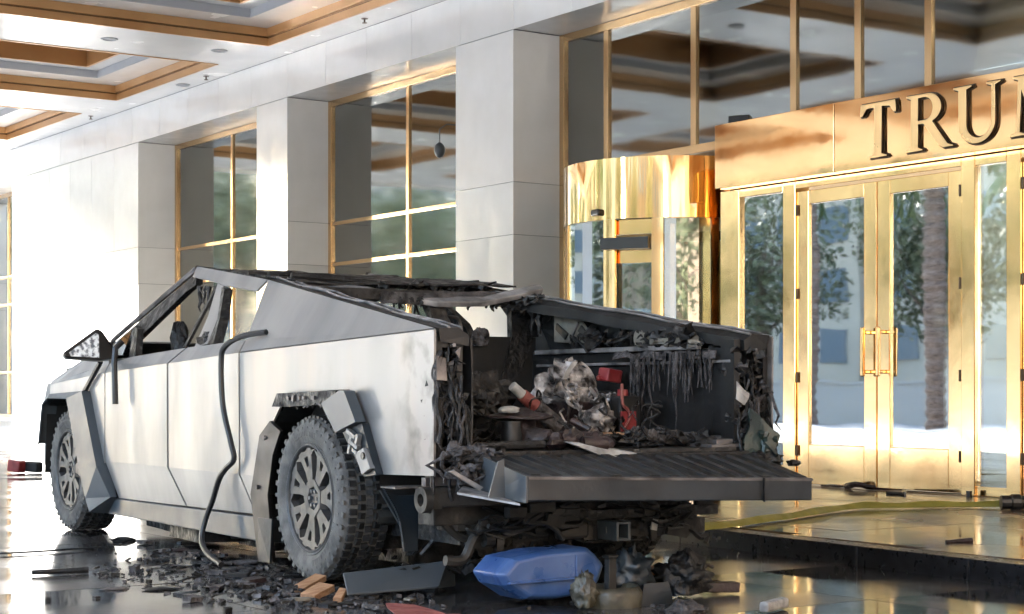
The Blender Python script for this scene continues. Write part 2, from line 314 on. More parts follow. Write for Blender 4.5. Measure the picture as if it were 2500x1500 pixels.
# ---- raised entrance platform with black kerb stones
ke = [(6.9, 1.0), (7.12, 4.2), (7.30, 5.98), (7.44, 7.61), (7.56, 8.88), (7.86, 11.2), (8.7, 14.0), (10.2, 16.2), (12.16, 17.3)]
pl = setting('entrance_platform', WF, (9, 9, 0))
poly = [(x, y, 0.0) for x, y in ke] + [(14.2, 17.3, 0.0), (14.2, 1.0, 0.0)]
part('platform_bed', MB().prism([(a + (0.14 if 0 < i < len(ke) else 0), b, 0) for i, (a, b, c) in enumerate(poly)], (0, 0, 0.103)), 'joint', pl)
def kerbpt(s):
    d = 0
    for (a, b) in zip(ke[:-1], ke[1:]):
        L = math.dist(a, b)
        if s <= d + L or b == ke[-1]:
            t = (s - d) / L; return (a[0] + (b[0] - a[0]) * t, a[1] + (b[1] - a[1]) * t), ((b[0] - a[0]) / L, (b[1] - a[1]) / L)
        d += L
tot = sum(math.dist(a, b) for a, b in zip(ke[:-1], ke[1:]))
s = 0
while s < tot - 0.3:
    (p, t), (q, t2) = kerbpt(s + 0.004), kerbpt(min(tot, s + 0.896)); n = (t[1], -t[0]); n2 = (t2[1], -t2[0])
    w = 0.16
    part('kerb_stone', MB().prism([(p[0], p[1], -0.02), (q[0], q[1], -0.02), (q[0] + n2[0] * w, q[1] + n2[1] * w, -0.02), (p[0] + n[0] * w, p[1] + n[1] * w, -0.02)], (0, 0, 0.135)), 'curb', pl, bevel=0.004)
    s += 0.9
def xedge(y):
    for a, b in zip(ke[:-1], ke[1:]):
        if a[1] <= y <= b[1]: return a[0] + (b[0] - a[0]) * (y - a[1]) / (b[1] - a[1])
    return ke[0][0]
for j in range(14):
    y0 = 1.2 + j * 1.15; y1 = y0 + 1.146
    xe = max(xedge(y0), xedge(min(17.2, y1))) + 0.17; x0 = xe; k = 0
    xs = [xe] + [v for v in [7.0 + 1.15 * q for q in range(7)] if v > xe + 0.25] + [14.2]
    for a, b in zip(xs[:-1], xs[1:]):
        part('paving_slab', MB().box(a + 0.002, b - 0.002, y0, y1, 0.09, 0.115 + U(-0.0008, 0.0008)), 'plat', pl)

# ---- facade
fa = thing('hotel_facade', 'white marble clad hotel front with tall bronze framed windows', 'building', WF, (12.175, 20, 0))
DW, DG = 12.175, 12.895
bk = MB()
bk.box(DW + 0.035, DG + 0.3, 29.47, 36.13, 0, 5.42); bk.box(DW + 0.035, DG + 0.3, 23.74, 24.71, 0, 5.42)
bk.box(DW + 0.035, DG + 0.3, 17.75, 18.99, 0, 5.42); bk.box(DW + 0.035, DG + 0.3, 40.9, 47, 0, 5.42); bk.box(DW + 0.035, DG + 0.3, -6, 6.0, 0, 5.42)
bk.box(DW + 0.035, DG + 0.3, -6, 47, 5.475, 8.5)
for a, b in [(18.99, 23.74), (24.71, 29.47), (36.13, 40.9)]: bk.box(DG + 0.06, DG + 0.3, a, b, 0, 0.40)
part('wall_core', bk, 'backing', fa)
cache = {}
def slabpanel(dx, dy, dz, loc, name='marble_panel'):
    key = (round(dx, 3), round(dy, 3), round(dz, 3))
    if key not in cache: cache[key] = mesh_of(MB().box(0, dx, 0, dy, 0, dz), name, 'marble')
    o = bpy.data.objects.new(name, cache[key]); C.objects.link(o); o.parent = fa
    og = ORG[fa]; o.location = (loc[0] - og[0], loc[1] - og[1], loc[2] - og[2]); return o
G = 0.006; TH = 0.03
courses = [(0.0, 1.47), (1.47, 2.94), (2.94, 3.585), (3.585, 5.44)]
def pier(y0, y1, n):
    w = (y1 - y0) / n
    for z0, z1 in courses:
        for k in range(n): slabpanel(TH, w - G if n > 1 else w, z1 - z0 - G, (DW, y0 + k * w, z0))
        slabpanel(DG - DW - TH - 0.002, TH, z1 - z0 - G, (DW + TH, y0, z0))           # reveal towards the camera
        slabpanel(DG - DW - TH - 0.002, TH, z1 - z0 - G, (DW + TH, y1 - TH, z0))
pier(29.44, 36.16, 6); pier(23.71, 24.74, 1); pier(17.72, 19.02, 1); pier(40.86, 47, 5); pier(-6, 6.03, 10)
y = 17.72 - 1.2 * 19
while y < 46.5:
    slabpanel(TH, 1.2 - G, 0.63, (DW, y, 5.444)); y += 1.2
for a, b in [(18.99 + 0.03, 23.71), (24.74, 29.44), (36.16, 40.86), (6.03, 17.72)]:     # soffits
    n = max(2, round((b - a) / 2.35)); w = (b - a) / n
    for k in range(n): slabpanel(DG - DW - TH, w - G, TH, (DW + TH, a + k * w, 5.444))
for a, b in [(19.02, 23.71), (24.74, 29.44), (36.16, 40.86)]:
    slabpanel(0.04, b - a, 0.40, (DG + 0.015, a, 0.0)); 
    w0 = MB(); w0.box(DG - 0.25, DG + 0.10, a, b, 0.402, 0.43); part('window_sill', w0, 'marble', fa, bevel=0.004)
def window(y0, y1, mulls, trans, z0=0.43, z1=5.44, skip=None, name='window'):
    hw = 0.045 if name != 'window' else 0.036
    fr = MB(); e = 0.095; d0, d1 = DG - 0.03, DG + 0.05
    fr.box(d0, d1, y0, y0 + e, z0, z1); fr.box(d0, d1, y1 - e, y1, z0, z1); fr.box(d0 + 0.002, d1, y0 + e, y1 - e, z1 - e, z1); fr.box(d0 + 0.002, d1, y0 + e, y1 - e, z0, z0 + e)
    w = part(name, fr, 'wframe', fa, bevel=0.004)
    ORG[w] = ORG[fa]
    for m_ in mulls: part('mullion', MB().box(DG - 0.022, d1, m_ - hw, m_ + hw, z0 + e, z1 - e), 'wframe', w, bevel=0.004)
    cols = [y0 + e] + sorted(mulls) + [y1 - e]; rows = [z0 + e] + sorted(trans) + [z1 - e]
    for c0, c1 in zip(cols[:-1], cols[1:]):
        a = c0 + (hw if c0 in mulls else 0); b = c1 - (hw if c1 in mulls else 0)
        for t in trans: part('transom', MB().box(DG - 0.018, d1, a, b, t - 0.027, t + 0.027), 'wframe', w, bevel=0.004)
        for r0, r1 in zip(rows[:-1], rows[1:]):
            ty = U(-0.0015, 0.0015); tz = U(-0.002, 0.002)
            za = r0 + (0.03 if r0 in trans else 0); zb = r1 - (0.03 if r1 in trans else 0)
            q = MB().add([(DG + 0.01 - ty - tz, a, za), (DG + 0.01 + ty - tz, b, za), (DG + 0.01 + ty + tz, b, zb), (DG + 0.01 - ty + tz, a, zb)], [(0, 1, 2, 3)])
            part('pane', q, 'glass', w, solid=0.008)
for a, b in [(19.02, 23.71), (24.74, 29.44), (36.16, 40.86)]:
    window(a + 0.002, b - 0.002, [(a + b) / 2 + 0.02], [1.45, 2.95, 3.565])
window(6.035, 17.715, [7.9, 9.85, 11.70, 12.63, 13.56, 15.17, 16.78], [], z0=3.69, name='curtain_wall_window')
# glass either side of the revolving door, below the fascia
fr = MB(); fr.box(DG - 0.03, DG + 0.05, 17.62, 17.715, 0.116, 3.688); fr.box(DG - 0.03, DG + 0.05, 16.30, 16.42, 0.116, 3.688)
sd = part('side_light', fr, 'wframe', fa, bevel=0.004)
part('mullion', MB().box(DG - 0.06, DG + 0.05, 16.725, 16.835, 0.116, 3.688), 'wframe', sd)
part('pane', MB().box(DG + 0.004, DG + 0.014, 16.42, 16.725, 0.12, 3.688), 'glass', sd); part('pane', MB().box(DG + 0.004, DG + 0.014, 16.835, 17.62, 0.12, 3.688), 'glass', sd)
part('pane', MB().box(DG + 0.004, DG + 0.014, 13.5, 16.3, 3.46, 3.688), 'glass', sd)
part('curtain_rail', MB().box(DG - 0.028, DG + 0.05, 6.03, 13.5, 3.62, 3.688), 'wframe', fa)
# hidden inside: lobby room
lb = MB()
lb.box(21, 21.2, -6, 47, 0, 5.9); lb.box(DG + 0.32, 21, -6.2, -6, 0, 5.9); lb.box(DG + 0.32, 21, 47, 47.2, 0, 5.9); lb.box(DG + 0.3, 21.2, -6.2, 47.2, 5.95, 6.05)
for q in (10, 19, 28): lb.box(16, 16.8, q, q + 0.8, 0.05, 5.94)
part('lobby_wall', lb, 'interior', fa)
for q in range(14):
    for xx in (14.6, 18.5): part('lit_downlight', MB().revz([(0.16, 5.93), (0.0, 5.93)], (xx, 7 + q * 2.4, 0), 14), 'lamp', fa)
part('lobby_floor', MB().box(DG + 0.05, 21, -6, 47, 0.0, 0.095), 'interior_f', fa)

# ---- canopy
ca = thing('entrance_canopy', 'white coffered driveway canopy with bronze trimmed recesses over the truck', 'canopy', WF, (2, 18, 6.07))
XR = [(5.6, 11.65), (-2.2, 3.8)]
YR = [(30.8, 34.85), (25.0, 29.08), (19.2, 23.26), (13.4, 17.45), (7.6, 11.65), (1.8, 5.85), (-4.0, 0.0)]
X0, X1, Y0, Y1 = -4.8, DW - 0.004, -5.0, 36.6
Z0 = 6.08
pn = MB(); xs = [X0] + sorted(v for r in XR for v in r) + [X1]; ys = [Y0] + sorted(v for r in YR for v in r) + [Y1]
for i in range(len(xs) - 1):
    for j in range(len(ys) - 1):
        if i % 2 == 1 and j % 2 == 1: continue
        pn.add([(xs[i], ys[j], Z0), (xs[i + 1], ys[j], Z0), (xs[i + 1], ys[j + 1], Z0), (xs[i], ys[j + 1], Z0)], [(0, 1, 2, 3)])
part('ceiling_panel', pn, 'ceiling', ca)
part('roof_slab', MB().box(X0, DW - 0.01, Y0, Y1, 7.0, 7.3), 'ceiling', ca)
ed = MB(); ed.box(X0 - 0.1, X0 - 0.002, Y0 - 0.1, Y1 + 0.1, 6.0, 7.4); ed.box(X0, X1 - 0.01, Y1 + 0.002, Y1 + 0.1, 6.0, 7.4); ed.box(X0, X1 - 0.01, Y0 - 0.1, Y0 - 0.002, 6.0, 7.4)
part('canopy_edge', ed, 'ceiling', ca)
def ring(mb, x0, x1, y0, y1, z0, z1, t, mi=0):       # four boxes inside a rectangle
    mb.box(x0, x0 + t, y0, y1, z0, z1, mi); mb.box(x1 - t, x1, y0, y1, z0, z1, mi)
    mb.box(x0 + t, x1 - t, y0, y0 + t, z0, z1, mi); mb.box(x0 + t, x1 - t, y1 - t, y1, z0, z1, mi)
for (a, b) in XR:
    for (c, d) in YR:
        t1 = MB(); ring(t1, a, b, c, d, Z0 - 0.012, Z0 + 0.095, 0.035); ring(t1, a, b, c, d, Z0 + 0.115, Z0 + 0.235, 0.075)
        ring(t1, a, b, c, d, Z0 + 0.095, Z0 + 0.115, 0.02, 1)
        part('bronze_trim', t1, ['trim', 'trim_dark'], ca)
        e = 0.58; wh = MB()
        for q in [(a, b, c, c + e), (a, b, d - e, d), (a, a + e, c + e, d - e), (b - e, b, c + e, d - e)]:
            wh.box(q[0], q[1], q[2], q[3], Z0 + 0.237, Z0 + 0.30)
        part('coffer_ledge', wh, 'ceiling', ca)
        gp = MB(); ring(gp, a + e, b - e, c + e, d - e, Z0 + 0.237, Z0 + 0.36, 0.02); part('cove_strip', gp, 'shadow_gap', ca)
        e2 = 0.86; w2 = MB()
        for q in [(a + e, b - e, c + e, c + e2), (a + e, b - e, d - e2, d - e), (a + e, a + e2, c + e2, d - e2), (b - e2, b - e, c + e2, d - e2)]:
            w2.box(q[0], q[1], q[2], q[3], Z0 + 0.362, Z0 + 0.42)
        part('coffer_ledge', w2, 'ceiling', ca)
        t2 = MB(); ring(t2, a + e2, b - e2, c + e2, d - e2, Z0 + 0.35, Z0 + 0.72, 0.05); t2.box(a + e2, b - e2, c + e2, d - e2, Z0 + 0.722, Z0 + 0.75)
        part('bronze_recess', t2, 'trim', ca)
for x, y in [(11.87, 20.84), (11.93, 26.06), (11.9, 31.0), (11.9, 15.6)]:
    m_ = MB(); m_.revz([(0.012, 0), (0.012, -0.05), (0.035, -0.055), (0.035, -0.063), (0.0, -0.065)], (x, y, Z0), 10); m_.revz([(0.05, 0), (0.045, -0.008), (0, -0.01)], (x, y, Z0), 12)
    part('sprinkler_head', m_, 'letter_side', ca)
for x, y in [(9.53, 24.1), (11.2, 24.0), (11.95, 27.0), (9.5, 18.3), (9.5, 29.9)]:
    m_ = MB(); m_.revz([(0.12, 0), (0.12, -0.012), (0.09, -0.014), (0.085, -0.004), (0.0, -0.003)], (x, y, Z0), 20); part('downlight', m_, 'shadow_gap', ca)
cl = MB()
for x, y in [(-4.3, -4.0), (-4.3, 34.0)]: cl.box(x, x + 1.0, y - 0.5, y + 0.5, -0.02, 6.07)
part('column', cl, 'marble', ca)

# ---- revolving door drum
rd = thing('revolving_door', 'mirror polished brass revolving door drum left of the hotel sign', 'revolving door', WF, (12.4, 15.0, 0.115))
cc = (12.4, 15.0, 0); R = 1.17
part('drum_fascia', MB().revz([(R, 2.82), (R, 3.46), (R - 0.05, 3.465), (R - 0.4, 3.47), (0.02, 3.47)], cc, 96), 'brass_drum', rd, smooth=True)
part('drum_soffit', MB().revz([(R - 0.004, 2.822), (0.02, 2.822)], cc, 48), 'letter_side', rd)
def arcpost(a0, a1, z0, z1, mt, r0=R - 0.03, r1=R + 0.004, name='post'):
    m_ = MB(); n = 4; vs = []
    for i in range(n + 1):
        th = rad(a0 + (a1 - a0) * i / n)
        for r, z in ((r0, z0), (r1, z0), (r1, z1), (r0, z1)): vs.append((cc[0] + r * math.cos(th), cc[1] + r * math.sin(th), z))
    fs = [(i * 4 + k, i * 4 + (k + 1) % 4, (i + 1) * 4 + (k + 1) % 4, (i + 1) * 4 + k) for i in range(n) for k in range(4)] + [(3, 2, 1, 0), (n * 4, n * 4 + 1, n * 4 + 2, n * 4 + 3)]
    part(name, m_.add(vs, fs), mt, rd)
for a0, a1 in [(155, 160), (-166, -159), (-139, -133), (-108, -104), (60, 66), (20, 26)]: arcpost(a0, a1, 0.116, 2.818, 'brass')
for a0, a1 in [(-159, -139), (160.5, 193.5), (-132.5, -108.5)]:
    if a0 != -159: arcpost(a0, a1, 0.25, 2.815, 'doorglass', R - 0.018, R - 0.012, 'curved_glass'); arcpost(a0, a1, 0.118, 0.248, 'brass', name='kick_plate')
# door wing seen in the opening with its black closer
def pc(a, r): return (cc[0] + r * math.cos(rad(a)), cc[1] + r * math.sin(rad(a)))
p1, p2 = pc(-163, R - 0.10), pc(-137, R - 0.10)
def vpanel(p, q, z0, z1, t, mb=None):
    mb = mb or MB(); dx, dy = q[0] - p[0], q[1] - p[1]; L = math.hypot(dx, dy); nx, ny = dy / L * t, -dx / L * t
    return mb.prism([(p[0], p[1], z0), (q[0], q[1], z0), (q[0] + nx, q[1] + ny, z0), (p[0] + nx, p[1] + ny, z0)], (0, 0, z1 - z0))
w = MB(); vpanel(p1, p2, 2.66, 2.815, 0.05, w); part('header', w, 'brass', rd)
part('closer_box', vpanel(pc(-166, R + 0.01), pc(-139.5, R - 0.02), 2.50, 2.62, 0.08), 'black', rd)
w = MB(); vpanel(p1, p2, 2.36, 2.50, 0.04, w); vpanel(p1, p2, 0.12, 0.30, 0.04, w); part('wing_rail', w, 'brass', rd)
part('wing_glass', vpanel(p1, p2, 0.302, 2.358, 0.01), 'doorglass', rd)
for k, ang in enumerate((35, 125, -55, -145 + 18)):
    q = pc(ang, R - 0.06); w = MB(); p0 = pc(ang, 0.06)
    vpanel(p0, q, 2.66, 2.76, 0.05, w); vpanel(p0, q, 0.14, 0.30, 0.05, w)
    qa = pc(ang, R - 0.14); vpanel(qa, q, 0.30, 2.66, 0.05, w); vpanel(p0, pc(ang, 0.15), 0.30, 2.66, 0.05, w)
    part('wing_frame', w, 'brass' if k != 2 else 'black', rd); part('wing_glass', vpanel(pc(ang, 0.152), pc(ang, R - 0.142), 0.30, 2.66, 0.01), 'doorglass', rd)
dm = MB(); dm.xbox((11.235, 14.80, 2.90), (0.07, 0.14, 0.07)); part('dome_camera', dm, 'black', rd, bevel=0.02)

# ---- brass vestibule with double doors
DD = 11.81
ve = thing('brass_entrance', 'polished brass doorway with glazed side lights and pull handled double doors', 'doorway', WF, (DD, 11.3, 0.115))
f_ = MB()
def post(y0, y1, z0=0.117, z1=3.03, d0=DD - 0.02, d1=DD + 0.10): return MB().box(d0, d1, y0, y1, z0, z1)
for y0, y1 in [(13.19, 13.47), (12.39, 12.56), (10.19, 10.34), (9.70, 9.85), (7.60, 7.75)]: part('door_post', post(y0, y1), 'brass', ve, bevel=0.006)
for y0, y1 in [(12.562, 13.188), (10.342, 12.388), (9.852, 10.188), (7.752, 9.698)]:
    z = 2.945 if y1 - y0 < 1 else 2.955
    part('header', MB().box(DD - 0.018, DD + 0.10, y0, y1, z, 3.028), 'brass', ve, bevel=0.005)
def glazed(y0, y1, zb, zt, b, t, name='side_light_glass'):
    m_ = MB(); m_.box(DD + 0.0, DD + 0.06, y0, y1, 0.118, zb)
    part('kick_rail', m_, 'brass', ve, bevel=0.004); part(name, MB().box(DD + 0.02, DD + 0.03, y0, y1, zb, zt), 'doorglass', ve)
glazed(12.562, 13.188, 0.30, 2.944, 0, 0); glazed(9.852, 10.188, 0.20, 2.944, 0, 0)
def leaf(y0, y1, hy):
    z0, z1 = 0.135, 2.93; sl_, sr = 0.155, 0.155; zb, zt = 0.51, 2.80
    m_ = MB(); d0, d1 = DD + 0.002, DD + 0.055
    m_.box(d0, d1, y0, y0 + sl_, z0, z1); m_.box(d0, d1, y1 - sr, y1, z0, z1)
    m_.box(d0, d1, y0 + sl_, y1 - sr, z0, zb); m_.box(d0, d1, y0 + sl_, y1 - sr, zt, z1)
    lf = part('door_leaf', m_, 'brass', ve, bevel=0.005)
    part('glass', MB().box(DD + 0.025, DD + 0.034, y0 + sl_, y1 - sr, zb, zt), 'doorglass', lf)
    b = MB(); 
    for zz in (1.19, 1.55): b.box(DD - 0.07, DD + 0.001, hy - 0.02, hy + 0.02, zz - 0.015, zz + 0.02)
    b.box(DD - 0.10, DD - 0.07, hy - 0.022, hy + 0.022, 1.15, 1.60)
    part('pull_handle', b, 'brass', lf, bevel=0.01)
    for zz in (0.45, 1.15, 1.95, 2.75):
        yy = y1 - 0.012 if hy < (y0 + y1) / 2 else y0 + 0.012
        part('hinge', MB().revz([(0.012, zz - 0.05), (0.014, zz - 0.05), (0.014, zz + 0.05), (0.0, zz + 0.05)], (DD - 0.008, yy, 0), 8), 'letter_side', lf)
leaf(11.352, 12.384, 11.352 + 0.09); leaf(10.346, 11.340, 11.340 - 0.09); leaf(8.73, 9.694, 8.82); leaf(7.756, 8.72, 8.63)
m_ = MB(); m_.box(DD + 0.1, DG - 0.04, 13.30, 13.46, 0.117, 3.02); part('return_wall', m_, 'brass', ve)
m_ = MB(); m_.box(DD + 0.12, DG - 0.04, 7.0, 13.32, 3.035, 3.60); part('vestibule_roof', m_, 'brass', ve)
part('threshold', MB().box(DD - 0.08, DD + 0.12, 7.6, 13.47, 0.1, 0.119), 'letter_side', ve)

# ---- sign fascia with raised serif letters
sg = thing('hotel_sign', 'wide satin brass sign panel with raised serif capitals above the doors', 'sign', WF, (11.6, 10, 3.03))
for y0, y1 in [(11.682, 13.336), (8.9, 11.674), (6.4, 8.892)]: part('sign_panel', MB().box(11.6, DD + 0.11, y0, y1, 3.032, 3.665), 'brass_sign', sg, bevel=0.004)
def arc(cx, cy, rx, ry, a0, a1, n=14): return [(cx + rx * math.cos(rad(a0 + (a1 - a0) * i / n)), cy + ry * math.sin(rad(a0 + (a1 - a0) * i / n))) for i in range(n + 1)]
stemR = [(0, 0), (0.34, 0), (0.34, 0.03), (0.26, 0.06), (0.26, 0.46)]
LET = {
 'T': [[(0.22, 0), (0.64, 0), (0.64, 0.03), (0.52, 0.07), (0.52, 0.915), (0.70, 0.90), (0.79, 0.78), (0.86, 0.78), (0.84, 1.0), (0.02, 1.0), (0.0, 0.78), (0.07, 0.78), (0.16, 0.90), (0.34, 0.915), (0.34, 0.07), (0.22, 0.03)]],
 'R': [[(0, 0), (0.38, 0), (0.38, 0.03), (0.28, 0.07), (0.28, 0.47), (0.40, 0.47), (0.72, 0.07), (0.84, 0.0), (1.06, 0.0), (1.06, 0.03), (0.94, 0.07), (0.60, 0.49)] + arc(0.50, 0.74, 0.30, 0.26, -65, 90, 12) + [(0, 1.0), (0, 0.97), (0.11, 0.93), (0.11, 0.07), (0, 0.03)],
       [(0.28, 0.54), (0.28, 0.93)] + arc(0.44, 0.735, 0.165, 0.195, 90, -90, 12)],
 'U': [[(0, 1.0), (0, 0.97), (0.11, 0.93), (0.11, 0.34)] + arc(0.49, 0.34, 0.38, 0.36, 180, 360, 18) + [(0.87, 0.93), (0.98, 0.97), (0.98, 1.0), (0.68, 1.0), (0.68, 0.97), (0.79, 0.93), (0.79, 0.36)] + arc(0.535, 0.36, 0.255, 0.27, 360, 180, 16) + [(0.28, 0.93), (0.39, 0.97), (0.39, 1.0)]],
 'M': [[(0, 0), (0.32, 0), (0.32, 0.03), (0.21, 0.07), (0.24, 0.76), (0.55, 0.0), (0.60, 0.0), (0.93, 0.78), (0.94, 0.07), (0.83, 0.03), (0.83, 0), (1.24, 0), (1.24, 0.03), (1.12, 0.07), (1.08, 0.93), (1.19, 0.97), (1.19, 1.0), (0.90, 1.0), (0.62, 0.34), (0.36, 1.0), (0.06, 1.0), (0.06, 0.97), (0.17, 0.93), (0.13, 0.07), (0, 0.03)]],
 'P': [[(0, 0), (0.40, 0), (0.40, 0.03), (0.28, 0.07), (0.28, 0.42)] + arc(0.46, 0.71, 0.32, 0.29, -90, 90, 12) + [(0, 1.0), (0, 0.97), (0.11, 0.93), (0.11, 0.07), (0, 0.03)],
       [(0.28, 0.50), (0.28, 0.93)] + arc(0.42, 0.715, 0.18, 0.215, 90, -90, 12)]}
def letter(ch, yl, wd, zb=3.10, ht=0.492):
    wmax = max(p[0] for p in LET[ch][0]); sx = wd / wmax
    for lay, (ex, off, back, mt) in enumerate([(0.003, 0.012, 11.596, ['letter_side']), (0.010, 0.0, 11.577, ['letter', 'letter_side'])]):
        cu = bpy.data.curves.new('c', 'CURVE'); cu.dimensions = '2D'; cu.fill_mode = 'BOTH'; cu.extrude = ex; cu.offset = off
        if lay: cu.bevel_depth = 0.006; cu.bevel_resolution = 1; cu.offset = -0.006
        for ringp in LET[ch]:
            sp = cu.splines.new('POLY'); sp.points.add(len(ringp) - 1); sp.use_cyclic_u = True
            for q, p in zip(sp.points, ringp): q.co = (p[0] * sx, p[1] * ht, 0, 1)
        t = bpy.data.objects.new('t', cu); me = bpy.data.meshes.new_from_object(t); bpy.data.objects.remove(t)
        # local curve (x right, y up, z out) -> frame (y decreases to the right, z up, -x out)
        me.transform(Matrix(((0, 0, -1, back - ORG[sg][0]), (-1, 0, 0, yl - ORG[sg][1]), (0, 1, 0, zb - ORG[sg][2]), (0, 0, 0, 1))))
        me.materials.clear()
        for m1 in mt: me.materials.append(MAT[m1])
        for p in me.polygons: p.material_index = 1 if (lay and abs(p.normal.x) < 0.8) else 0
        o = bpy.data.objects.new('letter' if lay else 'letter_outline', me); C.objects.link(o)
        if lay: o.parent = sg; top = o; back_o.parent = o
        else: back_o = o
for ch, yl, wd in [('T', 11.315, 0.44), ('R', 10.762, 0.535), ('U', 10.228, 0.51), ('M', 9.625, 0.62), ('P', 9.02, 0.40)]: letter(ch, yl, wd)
m_ = MB(); m_.xbox((11.78, 13.16, 3.715), (0.10, 0.22, 0.08), (0, 0.1, 0.5)); m_.box(11.77, 11.80, 13.14, 13.18, 3.667, 3.70)
solo('security_camera', m_, 'black', WF, 'small black security camera sitting on top of the brass sign panel', 'camera', bevel=0.012)
m_ = MB(); m_.tube([(12.84, 19.95, 4.60), (12.62, 19.94, 4.60), (12.5, 19.93, 4.52), (12.5, 19.93, 4.33)], 0.008, 8)
lump(m_, (12.5, 19.93, 4.24), (0.075, 0.075, 0.105), 14, 9, 0, flatb=False)
solo('pendant_camera', m_, 'trimgrey', WF, 'grey bulb shaped camera hanging in front of the middle window', 'camera', smooth=True)

# ---- what the glass and brass reflect: planter wall, palms, trees, towers
m_ = MB(); m_.box(-20.0, -19.5, 0, 90, -0.02, 1.35); m_.box(-20.05, -19.45, 0, 90, 1.352, 1.45)
solo('planter_wall', m_, 'planter', WF, 'long low white planter wall along the far side of the driveway', 'wall')
def leafcloud(mb, c, r, n, s, seed=0, dens=1.0):
    for k in range(n):
        d = Vector((U(-1, 1), U(-1, 1), U(-1, 1)))
        if d.length > 1: continue
        if noise.noise(d * 2.2 + Vector((seed, 0, 0))) < -0.12: continue
        p = Vector(c) + Vector((d.x * r[0], d.y * r[1], d.z * r[2])); a = Vector((U(-1, 1), U(-1, 1), U(-1, 1))).normalized() * s * U(0.5, 1.3); b = a.cross(Vector((U(-1, 1), U(-1, 1), U(-1, 1)))).normalized() * s * U(0.3, 0.7)
        mb.add([p - a, p + b, p + a, p - b], [(0, 1, 2, 3)])
    return mb
def tree(x, y, h, r, lab):
    t = thing('leafy_tree', lab, 'tree', WF, (x, y, 0), 'trees across the driveway'); tr = MB()
    tr.tube([(x, y, -0.05), (x + 0.1, y, h * 0.35), (x - 0.1, y + 0.2, h * 0.7)], [0.22, 0.15, 0.06], 8)
    for k in range(7):
        a = U(0, 6.3); z = h * U(0.3, 0.6); tr.tube([(x, y, z), (x + math.cos(a) * r * 0.6, y + math.sin(a) * r * 0.6, z + h * 0.25)], [0.08, 0.02], 5)
    part('trunk', tr, 'bark', t); cr = MB()
    for k in range(8):
        a = U(0, 6.3); q = r * 0.5; leafcloud(cr, (x + math.cos(a) * q * U(0.3, 1), y + math.sin(a) * q * U(0.3, 1), h * U(0.45, 0.85)), (r * 0.6, r * 0.6, h * 0.22), 1700, 0.15, k)
    part('crown', cr, 'leaf', t)
def palm(x, y, h, lab):
    t = thing('palm_tree', lab, 'palm tree', WF, (x, y, 0), 'palms across the driveway'); tr = MB(); pts = []; rs = []
    n = int(h / 0.16)
    for k in range(n + 1):
        z = h * k / n; pts.append((x + 0.02 * math.sin(z), y, z - 0.03)); rs.append((0.34 if k % 2 else 0.27) * (1 - 0.2 * z / h) + U(-0.02, 0.02))
    tr.tube(pts, rs, 12); part('trunk', tr, 'bark', t); fr = MB()
    for k in range(34):
        a = 2 * math.pi * k / 34 * 5 + U(-0.1, 0.1); e = U(-0.6, 1.1); L = U(2.0, 2.8); prev = None; d = Vector((math.cos(a), math.sin(a), 0))
        for i in range(9):
            s = i / 8; p = Vector((x, y, h)) + d * L * s * math.cos(e * 0.6) + Vector((0, 0, L * (s * math.sin(e) - 0.75 * s * s)))
            if prev is not None:
                t_ = (p - prev).normalized(); sd_ = t_.cross(Vector((0, 0, 1))).normalized()
                for sgn in (-1, 1):
                    q = p + sd_ * sgn * 0.5 * (1 - 0.6 * s) - Vector((0, 0, 0.3)); fr.add([prev, p, q], [(0, 1, 2)])
            prev = p
    part('frond', fr, 'palmleaf', t, stuff=True)
for i, (x, y, h) in enumerate([(-14, 34, 9), (-16, 41, 10), (-13.5, 29, 8), (-15, 54, 9), (-12.5, 66, 7.5), (-17, 72, 10)]):
    palm(x, y, h, ['tall ringed palm standing across the driveway from the hotel front', 'tallest palm with a thick ringed trunk beyond the driveway', 'shorter palm at the driveway opposite the brass doors', 'palm by the planter wall beyond the canopy end', 'small palm near the far end of the driveway', 'palm behind the far end of the planter wall'][i])
for x, y, h, r, lab in [(-24, 36, 10, 4, 'tall bushy tree behind the planter wall'), (-25, 44, 9, 3.8, 'broad tree behind the planter wall opposite the doors'), (-24, 27, 8.5, 3.6, 'spreading tree near the front of the planter wall'),
        (4.5, 58, 9.5, 3.8, 'bright green tree just beyond the open end of the canopy'), (-4.0, 62, 10, 4.2, 'added green tree on the drive past the canopy end'), (-12.0, 60, 9.5, 4, 'added rounded tree at the far end of the planter'), (-19.0, 64, 10, 4.2, 'added leafy tree in the far corner of the driveway'),
        (-25, 53, 10, 4.2, 'added dense tree behind the middle of the planter wall'), (-27, 64, 10, 4.2, 'added dense tree behind the far part of the planter wall'), (-26, 76, 10, 4.5, 'added tree farthest along the planter wall')]: tree(x, y, h, r, lab)  # trees labelled added hide bright sky from the truck side's reflections
tree(-24, 17, 9, 4, 'added tree across the drive from the revolving door'); tree(-25, 7, 10, 4.2, 'second added tree across the drive near the camera side'); tree(-23, -4, 9, 4, 'added tree across the drive at its near end'); tree(-6, -22, 7, 3.5, 'added low tree past the near end of the canopy'); tree(1, -21, 10, 4.2, 'added taller tree past the near end of the canopy'); tree(7, -23, 9, 4, 'added tree nearest the facade past the near end of the canopy')  # unseen trees added to cover open sky mirrored in the brass drum
